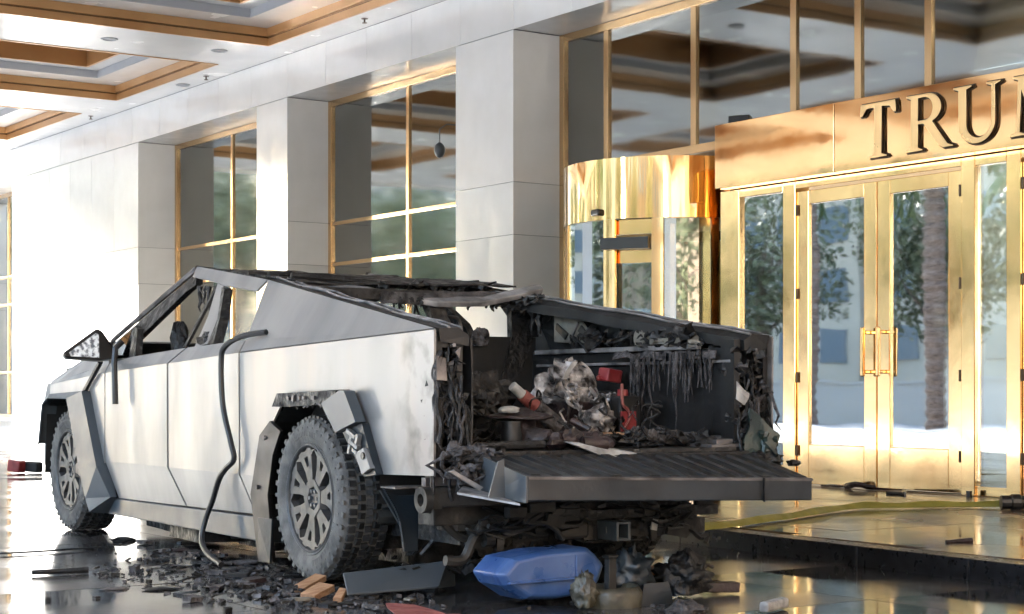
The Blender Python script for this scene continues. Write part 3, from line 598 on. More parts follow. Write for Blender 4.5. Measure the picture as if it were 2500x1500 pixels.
def tower(x, y, wx, wy, h, lab, mt='tower'):
    t = thing('tower_block', lab, 'building', WF, (x, y, 0), 'tower blocks beyond the driveway'); part('wall', MB().box(x, x + wx, y, y + wy, -0.02, h), mt, t)
    st = MB()
    for z in range(3, int(h), 4):
        for k in range(int(wy / 4)): st.box(x + wx + 0.02, x + wx + 0.12, y + 1 + 4 * k, y + 3.4 + 4 * k, z, z + 2.2)
        for k in range(int(wx / 4)): st.box(x + 1 + 4 * k, x + 3.4 + 4 * k, y - 0.12, y - 0.02, z, z + 2.2)
    part('window', st, 'towerglass', t, stuff=True)
tower(-85, 20, 25, 60, 36, 'long pale block beyond the planter wall trees'); tower(-80, -50, 25, 62, 20, 'added brown block across the drive from the brass doors', 'tower_brown'); tower(-85, 82, 25, 76, 38, 'second long pale block farther along the drive'); tower(-55, 160, 90, 25, 46, 'added wide pale block closing the far end of the drive')  # heights raised and blocks added to hide bright sky from brass and steel
tower(-30, -60, 60, 30, 22, 'added brown block behind the near end of the drive', 'tower_brown')  # unseen block added to darken what the drum mirrors

# ================================================================== THE BURNT PICKUP
tk = thing('pickup_truck', 'burnt out angular stainless steel pickup with its tailgate down outside the brass doors', 'pickup truck', TF, (1.05, 1.4, 0))
CX = 1.05
def mir(mb):
    m2 = MB(); m2.v = [(2 * CX - x, y, z) for x, y, z in mb.v]; m2.f = [tuple(reversed(f)) for f in mb.f]; m2.mi = list(mb.mi); return m2
XS = 0.03
def zc(y): return 1.297 - (y + 1.33) * 0.0375
def sidepart(name, faces, mats='steel', both=True, **k):
    m_ = MB()
    for f in faces: m_.face(f)
    bm = bmesh.new(); vs = {}
    for f in m_.f:
        pts = []
        for i in f:
            key = tuple(round(q, 4) for q in m_.v[i])
            if key not in vs: vs[key] = bm.verts.new(key)
            pts.append(vs[key])
        bm.faces.new(pts)
    # keep the winding so thickness goes inwards
    m3 = MB(); bm.verts.index_update(); bm.verts.ensure_lookup_table()
    m3.v = [tuple(v.co) for v in bm.verts]; m3.f = [tuple(v.index for v in f.verts) for f in bm.faces]; m3.mi = [0] * len(m3.f); bm.free()
    part(name, m3, mats, tk, solid=0.012, **k)
    if both: part(name, mir(m3), mats, tk, solid=0.012, **k)
x = XS; xb = 0.085; xl = 0.115
# bed side quarter with the rear arch cut out
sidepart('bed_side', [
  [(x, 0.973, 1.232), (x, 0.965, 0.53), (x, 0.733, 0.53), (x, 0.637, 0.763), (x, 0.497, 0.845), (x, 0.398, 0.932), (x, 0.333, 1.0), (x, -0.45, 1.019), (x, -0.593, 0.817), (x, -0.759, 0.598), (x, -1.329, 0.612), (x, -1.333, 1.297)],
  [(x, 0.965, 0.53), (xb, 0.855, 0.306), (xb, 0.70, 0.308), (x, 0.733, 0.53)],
], 'steel_tint', label='scorched stainless quarter panel with a warm tint')
sidepart('sail_panel', [[(x + 0.003, -1.331, 1.301), (0.289, 1.160, 1.672), (0.083, 1.005, 1.306), (x + 0.003, 0.973, 1.237)]])
sidepart('rear_door', [
  [(x, 2.125, 1.186), (x, 2.117, 0.53), (x, 0.985, 0.53), (x, 0.992, 1.232)],
  [(x, 2.117, 0.53), (xb, 1.935, 0.293), (xb, 0.876, 0.306), (x, 0.985, 0.53)],
  [(x, 2.125, 1.186), (x, 0.992, 1.232), (0.083, 1.02, 1.305), (0.09, 1.95, 1.282)]])
sidepart('front_door', [
  [(x, 3.34, 1.138), (x, 3.34, 0.53), (x, 2.145, 0.53), (x, 2.152, 1.186)],
  [(x, 3.34, 0.53), (xb, 3.215, 0.278), (xb, 1.965, 0.292), (x, 2.145, 0.53)],
  [(x, 3.34, 1.138), (x, 2.152, 1.186), (0.09, 1.985, 1.281), (0.088, 2.974, 1.241), (0.06, 3.34, 1.20)]])
sidepart('front_fender', [[(x, 3.358, 1.137), (x, 4.60, 1.062), (x, 4.66, 0.70), (x, 4.58, 0.935), (x, 4.43, 0.99), (x, 3.67, 1.005), (x, 3.358, 0.50)],
  [(x, 3.358, 1.137), (0.06, 3.358, 1.20), (0.165, 3.66, 1.362), (0.13, 4.9, 1.09), (x, 4.60, 1.062)]])
sidepart('cant_rail', [[(0.412, 2.604, 1.844), (0.289, 1.167, 1.674), (0.255, 1.253, 1.608), (0.306, 1.892, 1.678), (0.324, 2.044, 1.704), (0.373, 2.585, 1.773)]], 'steel')
# A pillar: grey skin outside, black structure below
def pillars(flip):
    a = MB(); f = (lambda p: (2 * CX - p[0], p[1], p[2])) if flip else (lambda p: p)
    a.tube([f((0.412, 2.61, 1.838)), f((0.30, 3.12, 1.61)), f((0.178, 3.64, 1.372))], [0.020, 0.018, 0.016], 6)
    part('a_pillar', a, 'burntmetal', tk)
    a = MB(); a.prism([f((0.40, 2.60, 1.805)), f((0.16, 3.58, 1.345)), f((0.12, 3.36, 1.26)), f((0.14, 3.25, 1.30)), f((0.33, 2.62, 1.675)), f((0.36, 2.52, 1.72))], (0.05 * (1 if not flip else -1), 0.0, 0.0))
    a.prism([f((0.12, 3.02, 1.24)), f((0.12, 3.14, 1.24)), f((0.17, 3.17, 1.46)), f((0.16, 3.08, 1.44))], (0.05 * (1 if not flip else -1), 0, 0))
    a.jitter(0.012, 9, 3); part('pillar_core', a, 'char', tk)
    b = MB(); sg_ = -1 if flip else 1
    b.prism([f((0.318, 2.03, 1.70)), f((0.306, 1.90, 1.678)), f((0.19, 1.72, 1.46)), f((0.105, 1.655, 1.305)), f((0.095, 1.86, 1.285)), f((0.20, 1.90, 1.48))], (0.02 * sg_, 0, 0))
    part('b_pillar', b, 'steel', tk, label='pale scorched door pillar with black drips')
    b = MB(); b.prism([f((0.29, 1.90, 1.665)), f((0.27, 1.80, 1.65)), f((0.16, 1.60, 1.46)), f((0.10, 1.55, 1.30)), f((0.10, 1.66, 1.30)), f((0.19, 1.715, 1.46))], (0.06 * sg_, 0, 0))
    b.prism([f((0.32, 2.06, 1.70)), f((0.30, 2.02, 1.66)), f((0.09, 2.0, 1.29)), f((0.09, 2.04, 1.29))], (0.02 * sg_, 0, 0))
    b.jitter(0.008, 14, 2)
    drips(b, f((0.33, 2.40, 1.70)), f((0.33, 2.06, 1.68)), 7, 0.06, 0.28, 0.008, sway=0.015)
    drips(b, f((0.30, 1.88, 1.60)), f((0.26, 1.84, 1.52)), 4, 0.05, 0.2, 0.010, sway=0.01)
    lump(b, f((0.15, 1.78, 1.33)), (0.05, 0.09, 0.05), 10, 7, 0.6, 3, 1)
    part('burnt_seal', b, 'char', tk)
pillars(False); pillars(True)
# quarter glass by the mirror
part('quarter_glass', MB().add([(0.10, 3.20, 1.26), (0.09, 3.50, 1.27), (0.16, 3.56, 1.34), (0.175, 3.22, 1.44)], [(0, 1, 2, 3)]), 'doorglass', tk, solid=0.004)
# hood and nose
hd = MB(); hd.face([(0.165, 3.66, 1.364), (1.935, 3.66, 1.364), (1.97, 4.9, 1.092), (0.13, 4.9, 1.092)]); part('hood', hd, 'steel', tk, solid=0.012)
ns = MB(); ns.prism([(0.10, 4.72, 1.07), (0.10, 4.93, 1.075), (0.10, 5.02, 0.93), (0.10, 5.0, 0.45), (0.10, 4.75, 0.32)], (1.90, 0, 0)); part('front_bumper', ns, 'trimgrey', tk)
m_ = MB(); m_.box(0.14, 1.96, 5.022, 5.03, 0.98, 1.005); part('light_bar', m_, 'paper', tk)
m_ = MB(); m_.tube([(0.30, 4.05, 1.24), (0.16, 4.62, 1.175)], [0.03, 0.012], 6); part('wiper', m_, 'rubbertrim', tk)
# black seals hanging off the body
part('loose_seal', MB().tube([(0.0, 3.374, 1.215), (-0.005, 3.50, 1.13), (0.0, 3.745, 0.995)], 0.019, 8), 'rubbertrim', tk)
part('loose_seal', MB().tube([(0.02, 2.985, 1.345), (-0.03, 2.975, 1.30), (-0.045, 2.955, 1.2), (-0.045, 2.94, 1.05), (-0.045, 2.935, 0.925)], 0.021, 8), 'rubbertrim', tk)
def smooth_path(P, n=6):
    P = [Vector(p) for p in P]; out = []
    for i in range(len(P) - 1):
        p0 = P[max(i - 1, 0)]; p1 = P[i]; p2 = P[i + 1]; p3 = P[min(i + 2, len(P) - 1)]
        for k in range(n):
            t = k / n; out.append(0.5 * ((2 * p1) + (p2 - p0) * t + (2 * p0 - 5 * p1 + 4 * p2 - p3) * t * t + (3 * p1 - p0 - 3 * p2 + p3) * t ** 3))
    return out + [P[-1]]
part('loose_seal', MB().tube(smooth_path([(0.07, 0.70, 1.345), (0.0, 0.888, 1.325), (-0.04, 1.041, 1.268), (-0.045, 1.085, 1.18), (-0.04, 1.071, 0.929), (-0.03, 0.98, 0.72), (-0.02, 0.955, 0.62), (-0.03, 1.05, 0.56), (-0.03, 1.152, 0.497), (-0.03, 1.26, 0.358), (-0.05, 1.32, 0.246), (-0.08, 1.30, 0.13), (-0.10, 1.15, 0.06), (-0.12, 0.90, 0.02)]), 0.017, 8), 'rubbertrim', tk, label='long black door seal hanging down to the ground', smooth=True)
# door mirror
mr_ = MB(); mr_.prism([(-0.345, 3.12, 1.269), (-0.109, 3.12, 1.440), (-0.071, 3.12, 1.420), (0.02, 3.13, 1.30), (0.03, 3.13, 1.235), (-0.09, 3.12, 1.222), (-0.325, 3.12, 1.237)], (0.03, 0.13, -0.01))
mm = part('door_mirror', mr_, 'rubbertrim', tk, bevel=0.012)
part('mirror_glass', MB().prism([(-0.303, 3.112, 1.272), (-0.117, 3.112, 1.408), (-0.098, 3.112, 1.395), (-0.095, 3.112, 1.240), (-0.29, 3.112, 1.247)], (0, 0.004, 0)), 'mirror', mm, label='cracked mirror glass')
part('door_mirror', mir(mr_), 'rubbertrim', tk)
# rocker and under-body skirt
m_ = MB(); m_.prism([(0.07, 3.50, 0.262), (0.07, 3.42, 0.158), (0.07, 0.66, 0.150), (0.07, 0.705, 0.292), (0.07, 3.22, 0.270)], (0.16, 0, 0)); part('rocker_panel', m_, 'trimgrey', tk, bevel=0.006); part('rocker_panel', mir(m_), 'trimgrey', tk)
part('sill_core', MB().box(0.13, 1.97, 0.75, 3.30, 0.24, 0.42), 'charsoft', tk)
m_ = MB(); m_.box(0.30, 1.80, -1.1, 4.55, 0.26, 0.34); m_.box(0.5, 1.6, 3.4, 4.7, 0.34, 0.9); m_.box(0.35, 1.75, -0.2, 3.4, 0.17, 0.26)
for k in range(9): m_.xbox((1.0 + U(-.3, .3), 0.2 + k * 0.4, 0.11), (U(.7, 1.2), 0.5, U(0.10, 0.16)), (U(-.04, .04), U(-.05, .05), U(-.1, .1)))  # sagging boxes added to block the bright wall showing under the truck
part('battery_floor_and_blocker', m_, 'char', tk)
# front flare, faceted
fo = [(4.69, 0.62), (4.58, 0.935), (4.43, 0.988), (3.67, 1.009), (3.35, 0.491), (3.25, 0.285), (3.42, 0.166)]
fi = [(4.62, 0.60), (4.53, 0.895), (4.40, 0.945), (3.72, 0.952), (3.665, 0.90), (3.53, 0.474), (3.499, 0.265)]
m_ = MB(); n = 7; xo = -0.055
vs = [(xo + 0.02, a, b) for a, b in fo] + [(xo, a, b) for a, b in [(4.64, 0.61), (4.545, 0.91), (4.41, 0.958), (3.95, 0.958), (3.668, 0.474), (3.52, 0.265), (3.44, 0.175)]] + [(0.07, a, b) for a, b in fo]
vs[6] = (0.03, 3.42, 0.166); vs[5] = (0.03, 3.25, 0.285)
fs = [(i, i + 1, n + i + 1, n + i) for i in range(n - 1)] + [(2 * n + i, 2 * n + i + 1, i + 1, i) for i in range(n - 1)]
part('wheel_flare', MB().add(vs, fs), 'trimgrey', tk, solid=0.012); part('wheel_flare', mir(MB().add(vs, fs)), 'trimgrey', tk, solid=0.012)
def well(pts, x0, x1, name):
    w = MB()
    for (a, b), (c, d) in zip(pts[:-1], pts[1:]): w.face([(x0, a, b), (x0, c, d), (x1, c, d), (x1, a, b)])
    w.face([(x1, a, b) for a, b in pts]); part(name, w, 'charsoft', tk); part(name, mir(w), 'charsoft', tk)
well([(4.66, 0.4), (4.60, 0.90), (4.42, 0.95), (3.70, 0.95), (3.52, 0.47), (3.46, 0.2)], 0.0, 0.42, 'wheel_well')
well([(0.72, 0.2), (0.76, 0.42), (0.63, 0.76), (0.49, 0.84), (0.33, 0.99), (-0.45, 1.0), (-0.60, 0.81), (-0.74, 0.6), (-0.74, 0.45)], 0.045, 0.45, 'wheel_well')
# torn remains of the rear flare
m_ = MB(); lo_ = [(0.654, 0.052), (0.764, 0.425), (0.637, 0.763), (0.497, 0.845)]; li_ = [(0.50, 0.06), (0.57, 0.43), (0.50, 0.66), (0.40, 0.79)]
vs = [(0.01, a, b) for a, b in lo_] + [(0.03, a, b) for a, b in li_]; m_.add(vs, [(i, i + 1, 5 + i, 4 + i) for i in range(3)]); part('arch_liner', m_, 'rubbertrim', tk, solid=0.02, label='black exposed arch liner with bolt heads')
for a, b in [(0.60, 0.75), (0.70, 0.47), (0.62, 0.18)]: part('bolt', MB().revx([(0, 0.0), (0, 0.012), (0.012, 0.014)], (-0.005, a - 0.03, b), 8), 'burntmetal', tk)
part('arch_liner', MB().add([(0.0, 0.655, 0.30), (-0.01, 0.60, 0.06), (-0.005, 0.47, 0.06), (0.02, 0.50, 0.30)], [(0, 1, 2, 3)]), 'dtrim', tk, solid=0.012)
m_ = MB(); m_.prism([(-0.03, 0.398, 0.925), (-0.03, 0.333, 0.998), (-0.03, -0.40, 1.012), (-0.03, -0.36, 0.945), (-0.03, 0.25, 0.925)], (0.05, 0, 0)); part('flare_bracket', m_, 'char', tk)
m_ = MB()
for k in (1, 2, 3.2, 4.1, 6): m_.xbox((-0.035, 0.22 - k * 0.062, 0.970 + U(-0.008, 0.012)), (0.02, U(0.015, 0.04), U(0.012, 0.035)), (U(-.3, .3), 0, 0))
drips(m_, (-0.03, 0.3, 0.94), (-0.03, -0.4, 0.95), 8, 0.01, 0.03, 0.005, sway=0.01); part('melted_clip', m_, 'burntmetal', tk, stuff=True)
part('flare_remnant', MB().prism([(-0.06, -0.286, 0.945), (-0.06, -0.50, 1.014), (-0.06, -0.555, 1.010), (-0.06, -0.683, 0.857), (-0.06, -0.453, 0.80)], (0.06, 0.0, 0)), 'trimgrey', tk, label='snapped grey flare piece above the rear wheel')
m_ = MB(); m_.prism([(-0.02, -0.46, 0.80), (-0.02, -0.675, 0.85), (-0.02, -0.83, 0.60), (-0.02, -0.70, 0.585)], (0.04, 0, 0)); part('flare_bracket', m_, 'dtrim', tk)
m_ = MB()
for (yy, zz, w, h) in [(-0.60, 0.795, 0.10, 0.022), (-0.625, 0.745, 0.10, 0.02), (-0.60, 0.77, 0.022, 0.05), (-0.665, 0.77, 0.022, 0.05), (-0.64, 0.71, 0.05, 0.02), (-0.58, 0.72, 0.02, 0.05)]: m_.xbox((-0.035, yy, zz), (0.025, w, h), (0.35, 0, 0))
part('flare_clip', m_, 'steel', tk)
m_ = MB(); m_.prism([(-0.045, -0.645, 0.70), (-0.045, -0.735, 0.73), (-0.045, -0.815, 0.63), (-0.045, -0.72, 0.595)], (0.03, 0, 0)); part('flare_clip', m_, 'steel', tk, bevel=0.004)
m_ = MB(); m_.revx([(0, 0), (0, 0.018), (0.01, 0.018)], (-0.055, -0.745, 0.69), 8); part('clip_hole', m_, 'black', tk)
# ---- wheels
def make_wheel(yc, xo=0.0, rt=0.44):
    c = (xo, yc, rt); t = MB()
    prof = [(0.05, 0.268), (0.018, 0.275), (0.008, 0.292), (0.004, 0.30), (0.010, 0.304), (-0.002, 0.33), (-0.004, 0.37), (0.004, 0.40), (0.022, 0.418), (0.045, 0.428), (0.245, 0.428), (0.27, 0.415), (0.29, 0.38), (0.292, 0.33), (0.27, 0.285), (0.24, 0.27)]
    t.revx(prof, c, 72)
    for k in range(40):      # shoulder and sidewall lugs
        th = 2 * math.pi * (k + 0.5 * 0) / 40
        for (r, w, h, xx) in [(0.410, 0.026 if k % 2 else 0.020, 0.026, 0.009), (0.376, 0.008, 0.014, 0.001)]:
            t.xbox((c[0] + xx, c[1] + r * math.cos(th), c[2] + r * math.sin(th)), (0.012, w, h), (th - math.pi / 2, 0, 0))
    for k in range(14):      # raised sidewall moulding, worn to illegible blocks
        th = rad(200 + k * 4.5); t.xbox((c[0] - 0.002, c[1] + 0.345 * math.cos(th), c[2] + 0.345 * math.sin(th)), (0.006, 0.017, 0.028), (th - math.pi / 2, 0, 0))
        th = rad(60 + k * 3.4); t.xbox((c[0] - 0.002, c[1] + 0.345 * math.cos(th), c[2] + 0.345 * math.sin(th)), (0.006, 0.012, 0.028), (th - math.pi / 2, 0, 0))
    w = part('wheel', t, 'rubber', tk, smooth=True)
    tr = MB()
    for k in range(56):
        for j, xx in enumerate((0.055, 0.105, 0.15, 0.195, 0.24)):
            th = 2 * math.pi * (k + (0.5 if j % 2 else 0) + U(-0.06, 0.06)) / 56
            tr.xbox((c[0] + xx, c[1] + 0.430 * math.cos(th), c[2] + 0.430 * math.sin(th)), (0.04 if j in (0, 4) else 0.036, 0.031, 0.020), (th - math.pi / 2, 0, (0.35 if j % 2 else -0.35) if 0 < j < 4 else 0))
    part('tread_block', tr, 'tread', w, stuff=True)
    r = MB(); r.revx([(0.24, 0.262), (0.06, 0.262), (0.012, 0.274), (0.004, 0.283), (0.006, 0.288), (0.02, 0.284)], c, 64)
    r.revx([(0.045, 0.0), (0.045, 0.06), (0.03, 0.065), (0.026, 0.105), (0.055, 0.115), (0.09, 0.118)], c, 7)
    for k in range(7):
        th = 2 * math.pi * k / 7 + 0.35
        def pol(rr, a): return (c[1] + rr * math.cos(a), c[2] + rr * math.sin(a))
        # stem widening to a fork
        def strut(pp, dx0, dx1):
            n = len(pp); vs = [(c[0] + dx0[i], *pp[i]) for i in range(n)] + [(c[0] + dx0[i] + 0.045, *pp[i]) for i in range(n)]
            r.add(vs, [tuple(range(n)), tuple(range(2 * n - 1, n - 1, -1))] + [(i, (i + 1) % n, n + (i + 1) % n, n + i) for i in range(n)])
        strut([pol(0.10, th - 0.30), pol(0.10, th + 0.30), pol(0.185, th + 0.26), pol(0.185, th - 0.26)], [0.03] * 4, 0)
        for s_ in (-1, 1):
            strut([pol(0.165, th + s_ * 0.05), pol(0.165, th + s_ * 0.27), pol(0.270, th + s_ * 0.30), pol(0.272, th + s_ * 0.12)], [0.03, 0.03, 0.02, 0.02], 0)
            strut([pol(0.235, th + s_ * 0.32), pol(0.235, th - s_ * 0.14), pol(0.268, th - s_ * 0.14), pol(0.268, th + s_ * 0.47)], [0.024, 0.024, 0.02, 0.02], 0)
    part('rim', r, 'rim', w)
    h = MB()
    for k in range(6):
        th = 2 * math.pi * k / 6; h.revx([(0.045, 0), (0.028, 0.0), (0.028, 0.012), (0.045, 0.014)], (c[0], c[1] + 0.042 * math.cos(th), c[2] + 0.042 * math.sin(th)), 6)
    part('wheel_nut', h, 'trimgrey', w)
    part('brake_disc', MB().revx([(0.12, 0.0), (0.12, 0.19), (0.15, 0.19)], c, 32).box(c[0] + 0.10, c[0] + 0.17, c[1] - 0.21, c[1] - 0.08, c[2] - 0.06, c[2] + 0.12), 'charsoft', w)
    return w
def copy_wheel(w, flip, dy=0, rot=0):
    n = w.copy(); C.objects.link(n); n.parent = w.parent
    kids = []
    for ch in list(w.children): c2 = ch.copy(); C.objects.link(c2); c2.parent = n; kids.append(c2)
    og = ORG[tk]
    if flip: n.rotation_euler = (0, 0, math.pi); n.location = (2 * (CX - og[0]), 0, 0); n.location = (0, 2 * (0.0 - og[1]) + dy, 0)
    else: n.location = (0, dy, 0)
    return n
wr = make_wheel(0.0)
wf = make_wheel(4.12)
copy_wheel(wr, True, 0); w4 = copy_wheel(wf, True, 0); w4.location.y = 2 * (4.12 - ORG[tk][1])
# ---- bed
part('bed_floor', MB().box(0.20, 1.88, -1.34, 0.72, 0.66, 0.72), 'char', tk)
m_ = MB(); sheet(m_, (0.24, -1.32, 0.74), (0.24, 0.70, 0.74), (0.24, 0.70, 1.28), (0.24, -1.32, 1.26), 24, 10, 0.02, 4, 3); part('bed_inner_wall', m_, 'charsoft', tk, solid=0.01)
m_ = MB(); sheet(m_, (1.86, -1.28, 0.735), (1.86, 0.70, 0.735), (1.86, 0.70, 1.25), (1.86, -1.28, 1.24), 24, 10, 0.012, 4, 8); part('bed_inner_wall', m_, 'charsoft', tk, solid=0.01)
m_ = MB(); m_.box(1.835, 1.855, -1.28, 0.6, 0.745, 0.775); m_.box(1.835, 1.855, -1.285, -1.255, 0.78, 1.22); m_.box(1.82, 1.85, -1.0, 0.62, 1.235, 1.262); m_.box(1.83, 1.85, -1.28, 0.62, 1.16, 1.175); m_.jitter(0.006, 6, 1); part('bed_rail', m_, 'paleburnt', tk, bevel=0.003)
m_ = MB(); m_.box(1.72, 1.84, -1.30, -0.25, 0.722, 0.76); m_.box(1.66, 1.86, -1.33, -1.05, 0.66, 0.735); m_.jitter(0.008, 5, 1); part('bed_rib', m_, 'burntmetal', tk, bevel=0.004)
part('bulkhead', MB().box(0.24, 1.88, 0.70, 0.74, 0.70, 1.345), 'charsoft', tk)
m_ = MB(); m_.prism([(1.70, 0.69, 1.345), (1.86, 0.69, 1.345), (1.72, 0.69, 0.98), (1.58, 0.69, 0.95), (1.60, 0.69, 1.0)], (0, 0.02, 0)); part('bulkhead_brace', m_, 'char', tk)
# cab rear window frame: the hole shows the bright wall beyond
m_ = MB(); m_.box(0.24, 0.80, 0.72, 0.76, 1.34, 1.52); m_.prism([(1.17, 0.70, 1.34), (1.32, 0.70, 1.34), (1.22, 0.70, 1.56), (1.12, 0.70, 1.56)], (0, 0.05, 0)); m_.prism([(1.705, 0.70, 1.34), (1.90, 0.70, 1.34), (1.92, 0.70, 1.63), (1.70, 0.70, 1.63)], (0, 0.06, 0)); m_.box(0.30, 1.75, 0.72, 0.78, 1.55, 1.62)
m_.jitter(0.02, 6, 4)
drips(m_, (1.22, 0.70, 1.57), (1.72, 0.70, 1.56), 22, 0.02, 0.07, 0.008, sway=0.008); drips(m_, (0.84, 0.71, 1.57), (1.15, 0.71, 1.56), 12, 0.02, 0.06, 0.007, sway=0.008)
part('rear_window_frame', m_, 'char', tk)
m_ = MB(); sheet(m_, (0.80, 0.71, 1.60), (1.72, 0.69, 1.62), (1.72, 0.69, 1.545), (0.80, 0.70, 1.52), 20, 3, 0.02, 7, 4); part('headliner_scrap', m_, 'ash', tk, solid=0.01)
part('headrest_frame', MB().tube(smooth_path([(1.335, 0.95, 1.34), (1.335, 0.95, 1.43), (1.36, 0.95, 1.465), (1.45, 0.95, 1.468), (1.485, 0.95, 1.43), (1.495, 0.95, 1.34)], 4), 0.011, 8), 'burntmetal', tk, smooth=True)
m_ = MB(); lump(m_, (1.46, 0.66, 1.33), (0.06, 0.03, 0.06), 12, 8, 0.7, 4, 6); part('ash_lump', m_, 'ash', tk)
# roof: burnt, caved in skin and buckled header
m_ = MB(); sheet(m_, (0.40, 2.58, 1.83), (1.70, 2.58, 1.83), (1.83, 0.85, 1.66), (0.40, 1.05, 1.67), 44, 30, 0.024, 4.0, 5, 0.08); part('roof_skin', m_, 'char', tk, solid=0.012, label='burnt through roof skin full of holes')
m_ = MB()
for k in range(5): 
    yy = 2.45 - k * 0.33; m_.tube([(0.42, yy, 1.80 - k * 0.025), (0.8, yy + U(-.05, .05), 1.80 - k * 0.03 + U(-.03, .02)), (1.3, yy + U(-.05, .05), 1.79 - k * 0.03 + U(-.03, .02)), (1.72, yy, 1.80 - k * 0.025)], 0.022, 6)
shards(m_, (1.3, 1.2, 1.64), (0.4, 0.35, 0.04), 40, 0.02, 0.06, flat=0.4); drips(m_, (0.45, 1.2, 1.66), (1.7, 1.0, 1.66), 16, 0.03, 0.10, 0.008)
part('roof_bow', m_, 'char', tk)
m_ = MB(); pts = [(0.30, 1.19, 1.665), (0.42, 1.13, 1.648), (0.75, 0.90, 1.625), (1.15, 0.66, 1.556), (1.45, 0.61, 1.565), (1.66, 0.58, 1.61), (1.84, 0.57, 1.655)]
vs = []
for i, p in enumerate(pts): w_ = 0.07 - 0.01 * (i % 2); vs += [(p[0], p[1] - 0.02, p[2] - 0.012), (p[0] + 0.03, p[1] + w_, p[2] + 0.022 + 0.006 * (i % 2)), (p[0] + 0.03, p[1] + w_, p[2] - 0.02), (p[0], p[1] - 0.01, p[2] - 0.045)]
fs = [(i * 4 + k, i * 4 + (k + 1) % 4, (i + 1) * 4 + (k + 1) % 4, (i + 1) * 4 + k) for i in range(len(pts) - 1) for k in range(4)] + [(3, 2, 1, 0), (24, 25, 26, 27)]
part('roof_header', MB().add(vs, fs), 'paleburnt', tk, bevel=0.006, label='buckled grey header beam across the back of the cab')
# rails along the sail edges
def rail(flip):
    f = (lambda p: (2 * CX - p[0], p[1], p[2])) if flip else (lambda p: p)
    a, b = (0.30, 1.20, 1.672), (0.045, -1.33, 1.296); m_ = MB(); n = 24; vs = []
    for i in range(n + 1):
        t = i / n; p = Vector(a).lerp(Vector(b), t); q = [(0.005, -0.002, 0.008), (0.11, 0, 0.012), (0.17, 0, -0.02), (0.17, 0, -0.075), (0.02, 0, -0.05)]
        vs += [f(tuple(p + Vector(k) + (noise.noise_vector(p * 6 + Vector(k) * 9 + Vector((flip * 5.0, 0, 0))) * 0.010 if j else Vector((0, 0, 0))))) for j, k in enumerate(q)]
    fs = [(i * 5 + k, i * 5 + (k + 1) % 5, (i + 1) * 5 + (k + 1) % 5, (i + 1) * 5 + k) for i in range(n) for k in range(5)] + [(4, 3, 2, 1, 0), tuple(n * 5 + k for k in range(5))]
    part('sail_rail', m_.add(vs, fs), 'charsoft' if flip else 'burntmetal' if False else 'charsoft', tk)
    m_ = MB(); 
    for dx, dz, r in ((0.06, 0.016, 0.008), (0.13, 0.012, 0.007), (0.09, -0.07, 0.01)):
        m_.tube([f(tuple(Vector(a).lerp(Vector(b), t / 12) + Vector((dx + 0.006 * math.sin(t * 2.1), 0, dz + 0.006 * math.cos(t * 1.7))))) for t in range(13)], r, 5)
    part('track_strip', m_, 'paleburnt', tk)
rail(False); rail(True)
m_ = MB(); shards(m_, (1.74, 0.50, 1.48), (0.08, 0.10, 0.10), 24, 0.03, 0.08, flat=0.5); drips(m_, (1.75, 0.6, 1.60), (1.86, 0.4, 1.56), 10, 0.1, 0.25, 0.012); part('collapsed_corner', m_, 'char', tk)
# inside of the far sail: beige bracket and tangled parts above the rail
m_ = MB(); m_.prism([(1.83, 0.418, 1.31), (1.83, 0.418, 1.516), (1.83, 0.239, 1.509), (1.83, 0.125, 1.424), (1.83, 0.0, 1.317), (1.83, 0.0, 1.293), (1.83, 0.27, 1.299)], (0.02, 0, 0)); part('sail_bracket', m_, 'beige', tk, label='heat bleached beige bracket inside the far sail', bevel=0.004)
m_ = MB(); m_.prism([(1.815, 0.368, 1.42), (1.815, 0.247, 1.355), (1.815, 0.278, 1.319), (1.815, 0.377, 1.383)], (0.01, 0, 0)); part('bracket_slot', m_, 'black', tk); m_ = MB(); m_.prism([(1.815, 0.102, 1.399), (1.815, 0.008, 1.324), (1.815, 0.059, 1.308), (1.815, 0.137, 1.368)], (0.01, 0, 0)); part('bracket_slot', m_, 'black', tk)
part('bracket_rib', MB().tube([(1.81, 0.217, 1.297), (1.81, 0.121, 1.416)], 0.008, 6), 'burntmetal', tk)
m_ = MB(); shards(m_, (1.84, -0.45, 1.27), (0.03, 0.55, 0.09), 60, 0.03, 0.10, flat=0.6)
for k in range(10): y_ = U(-1.0, 0.3); m_.tube(smooth_path([(1.82, y_, 1.27), (1.80, y_ + U(-.1, .1), 1.30 + U(0, .06)), (1.83, y_ + U(-.2, .2), 1.27)], 4), 0.008, 5)
part('sail_wreckage', m_, 'char', tk, stuff=True)
m_ = MB(); m_.revx([(0, 0), (0, 0.05), (0.04, 0.06), (0.05, 0.03)], (1.80, -0.50, 1.31), 14); m_.xbox((1.81, -0.75, 1.285), (0.03, 0.28, 0.03)); shards(m_, (1.82, -0.85, 1.26), (0.02, 0.2, 0.04), 10, 0.03, 0.08); part('bleached_fitting', m_, 'beige', tk)
sheetm = MB(); sheet(sheetm, (1.92, -1.2, 1.24), (1.88, 0.55, 1.26), (1.84, 0.7, 1.60), (2.0, -1.2, 1.31), 16, 5, 0.02, 5, 2); part('sail_inner_skin', sheetm, 'charsoft', tk, solid=0.008)
m_ = MB()
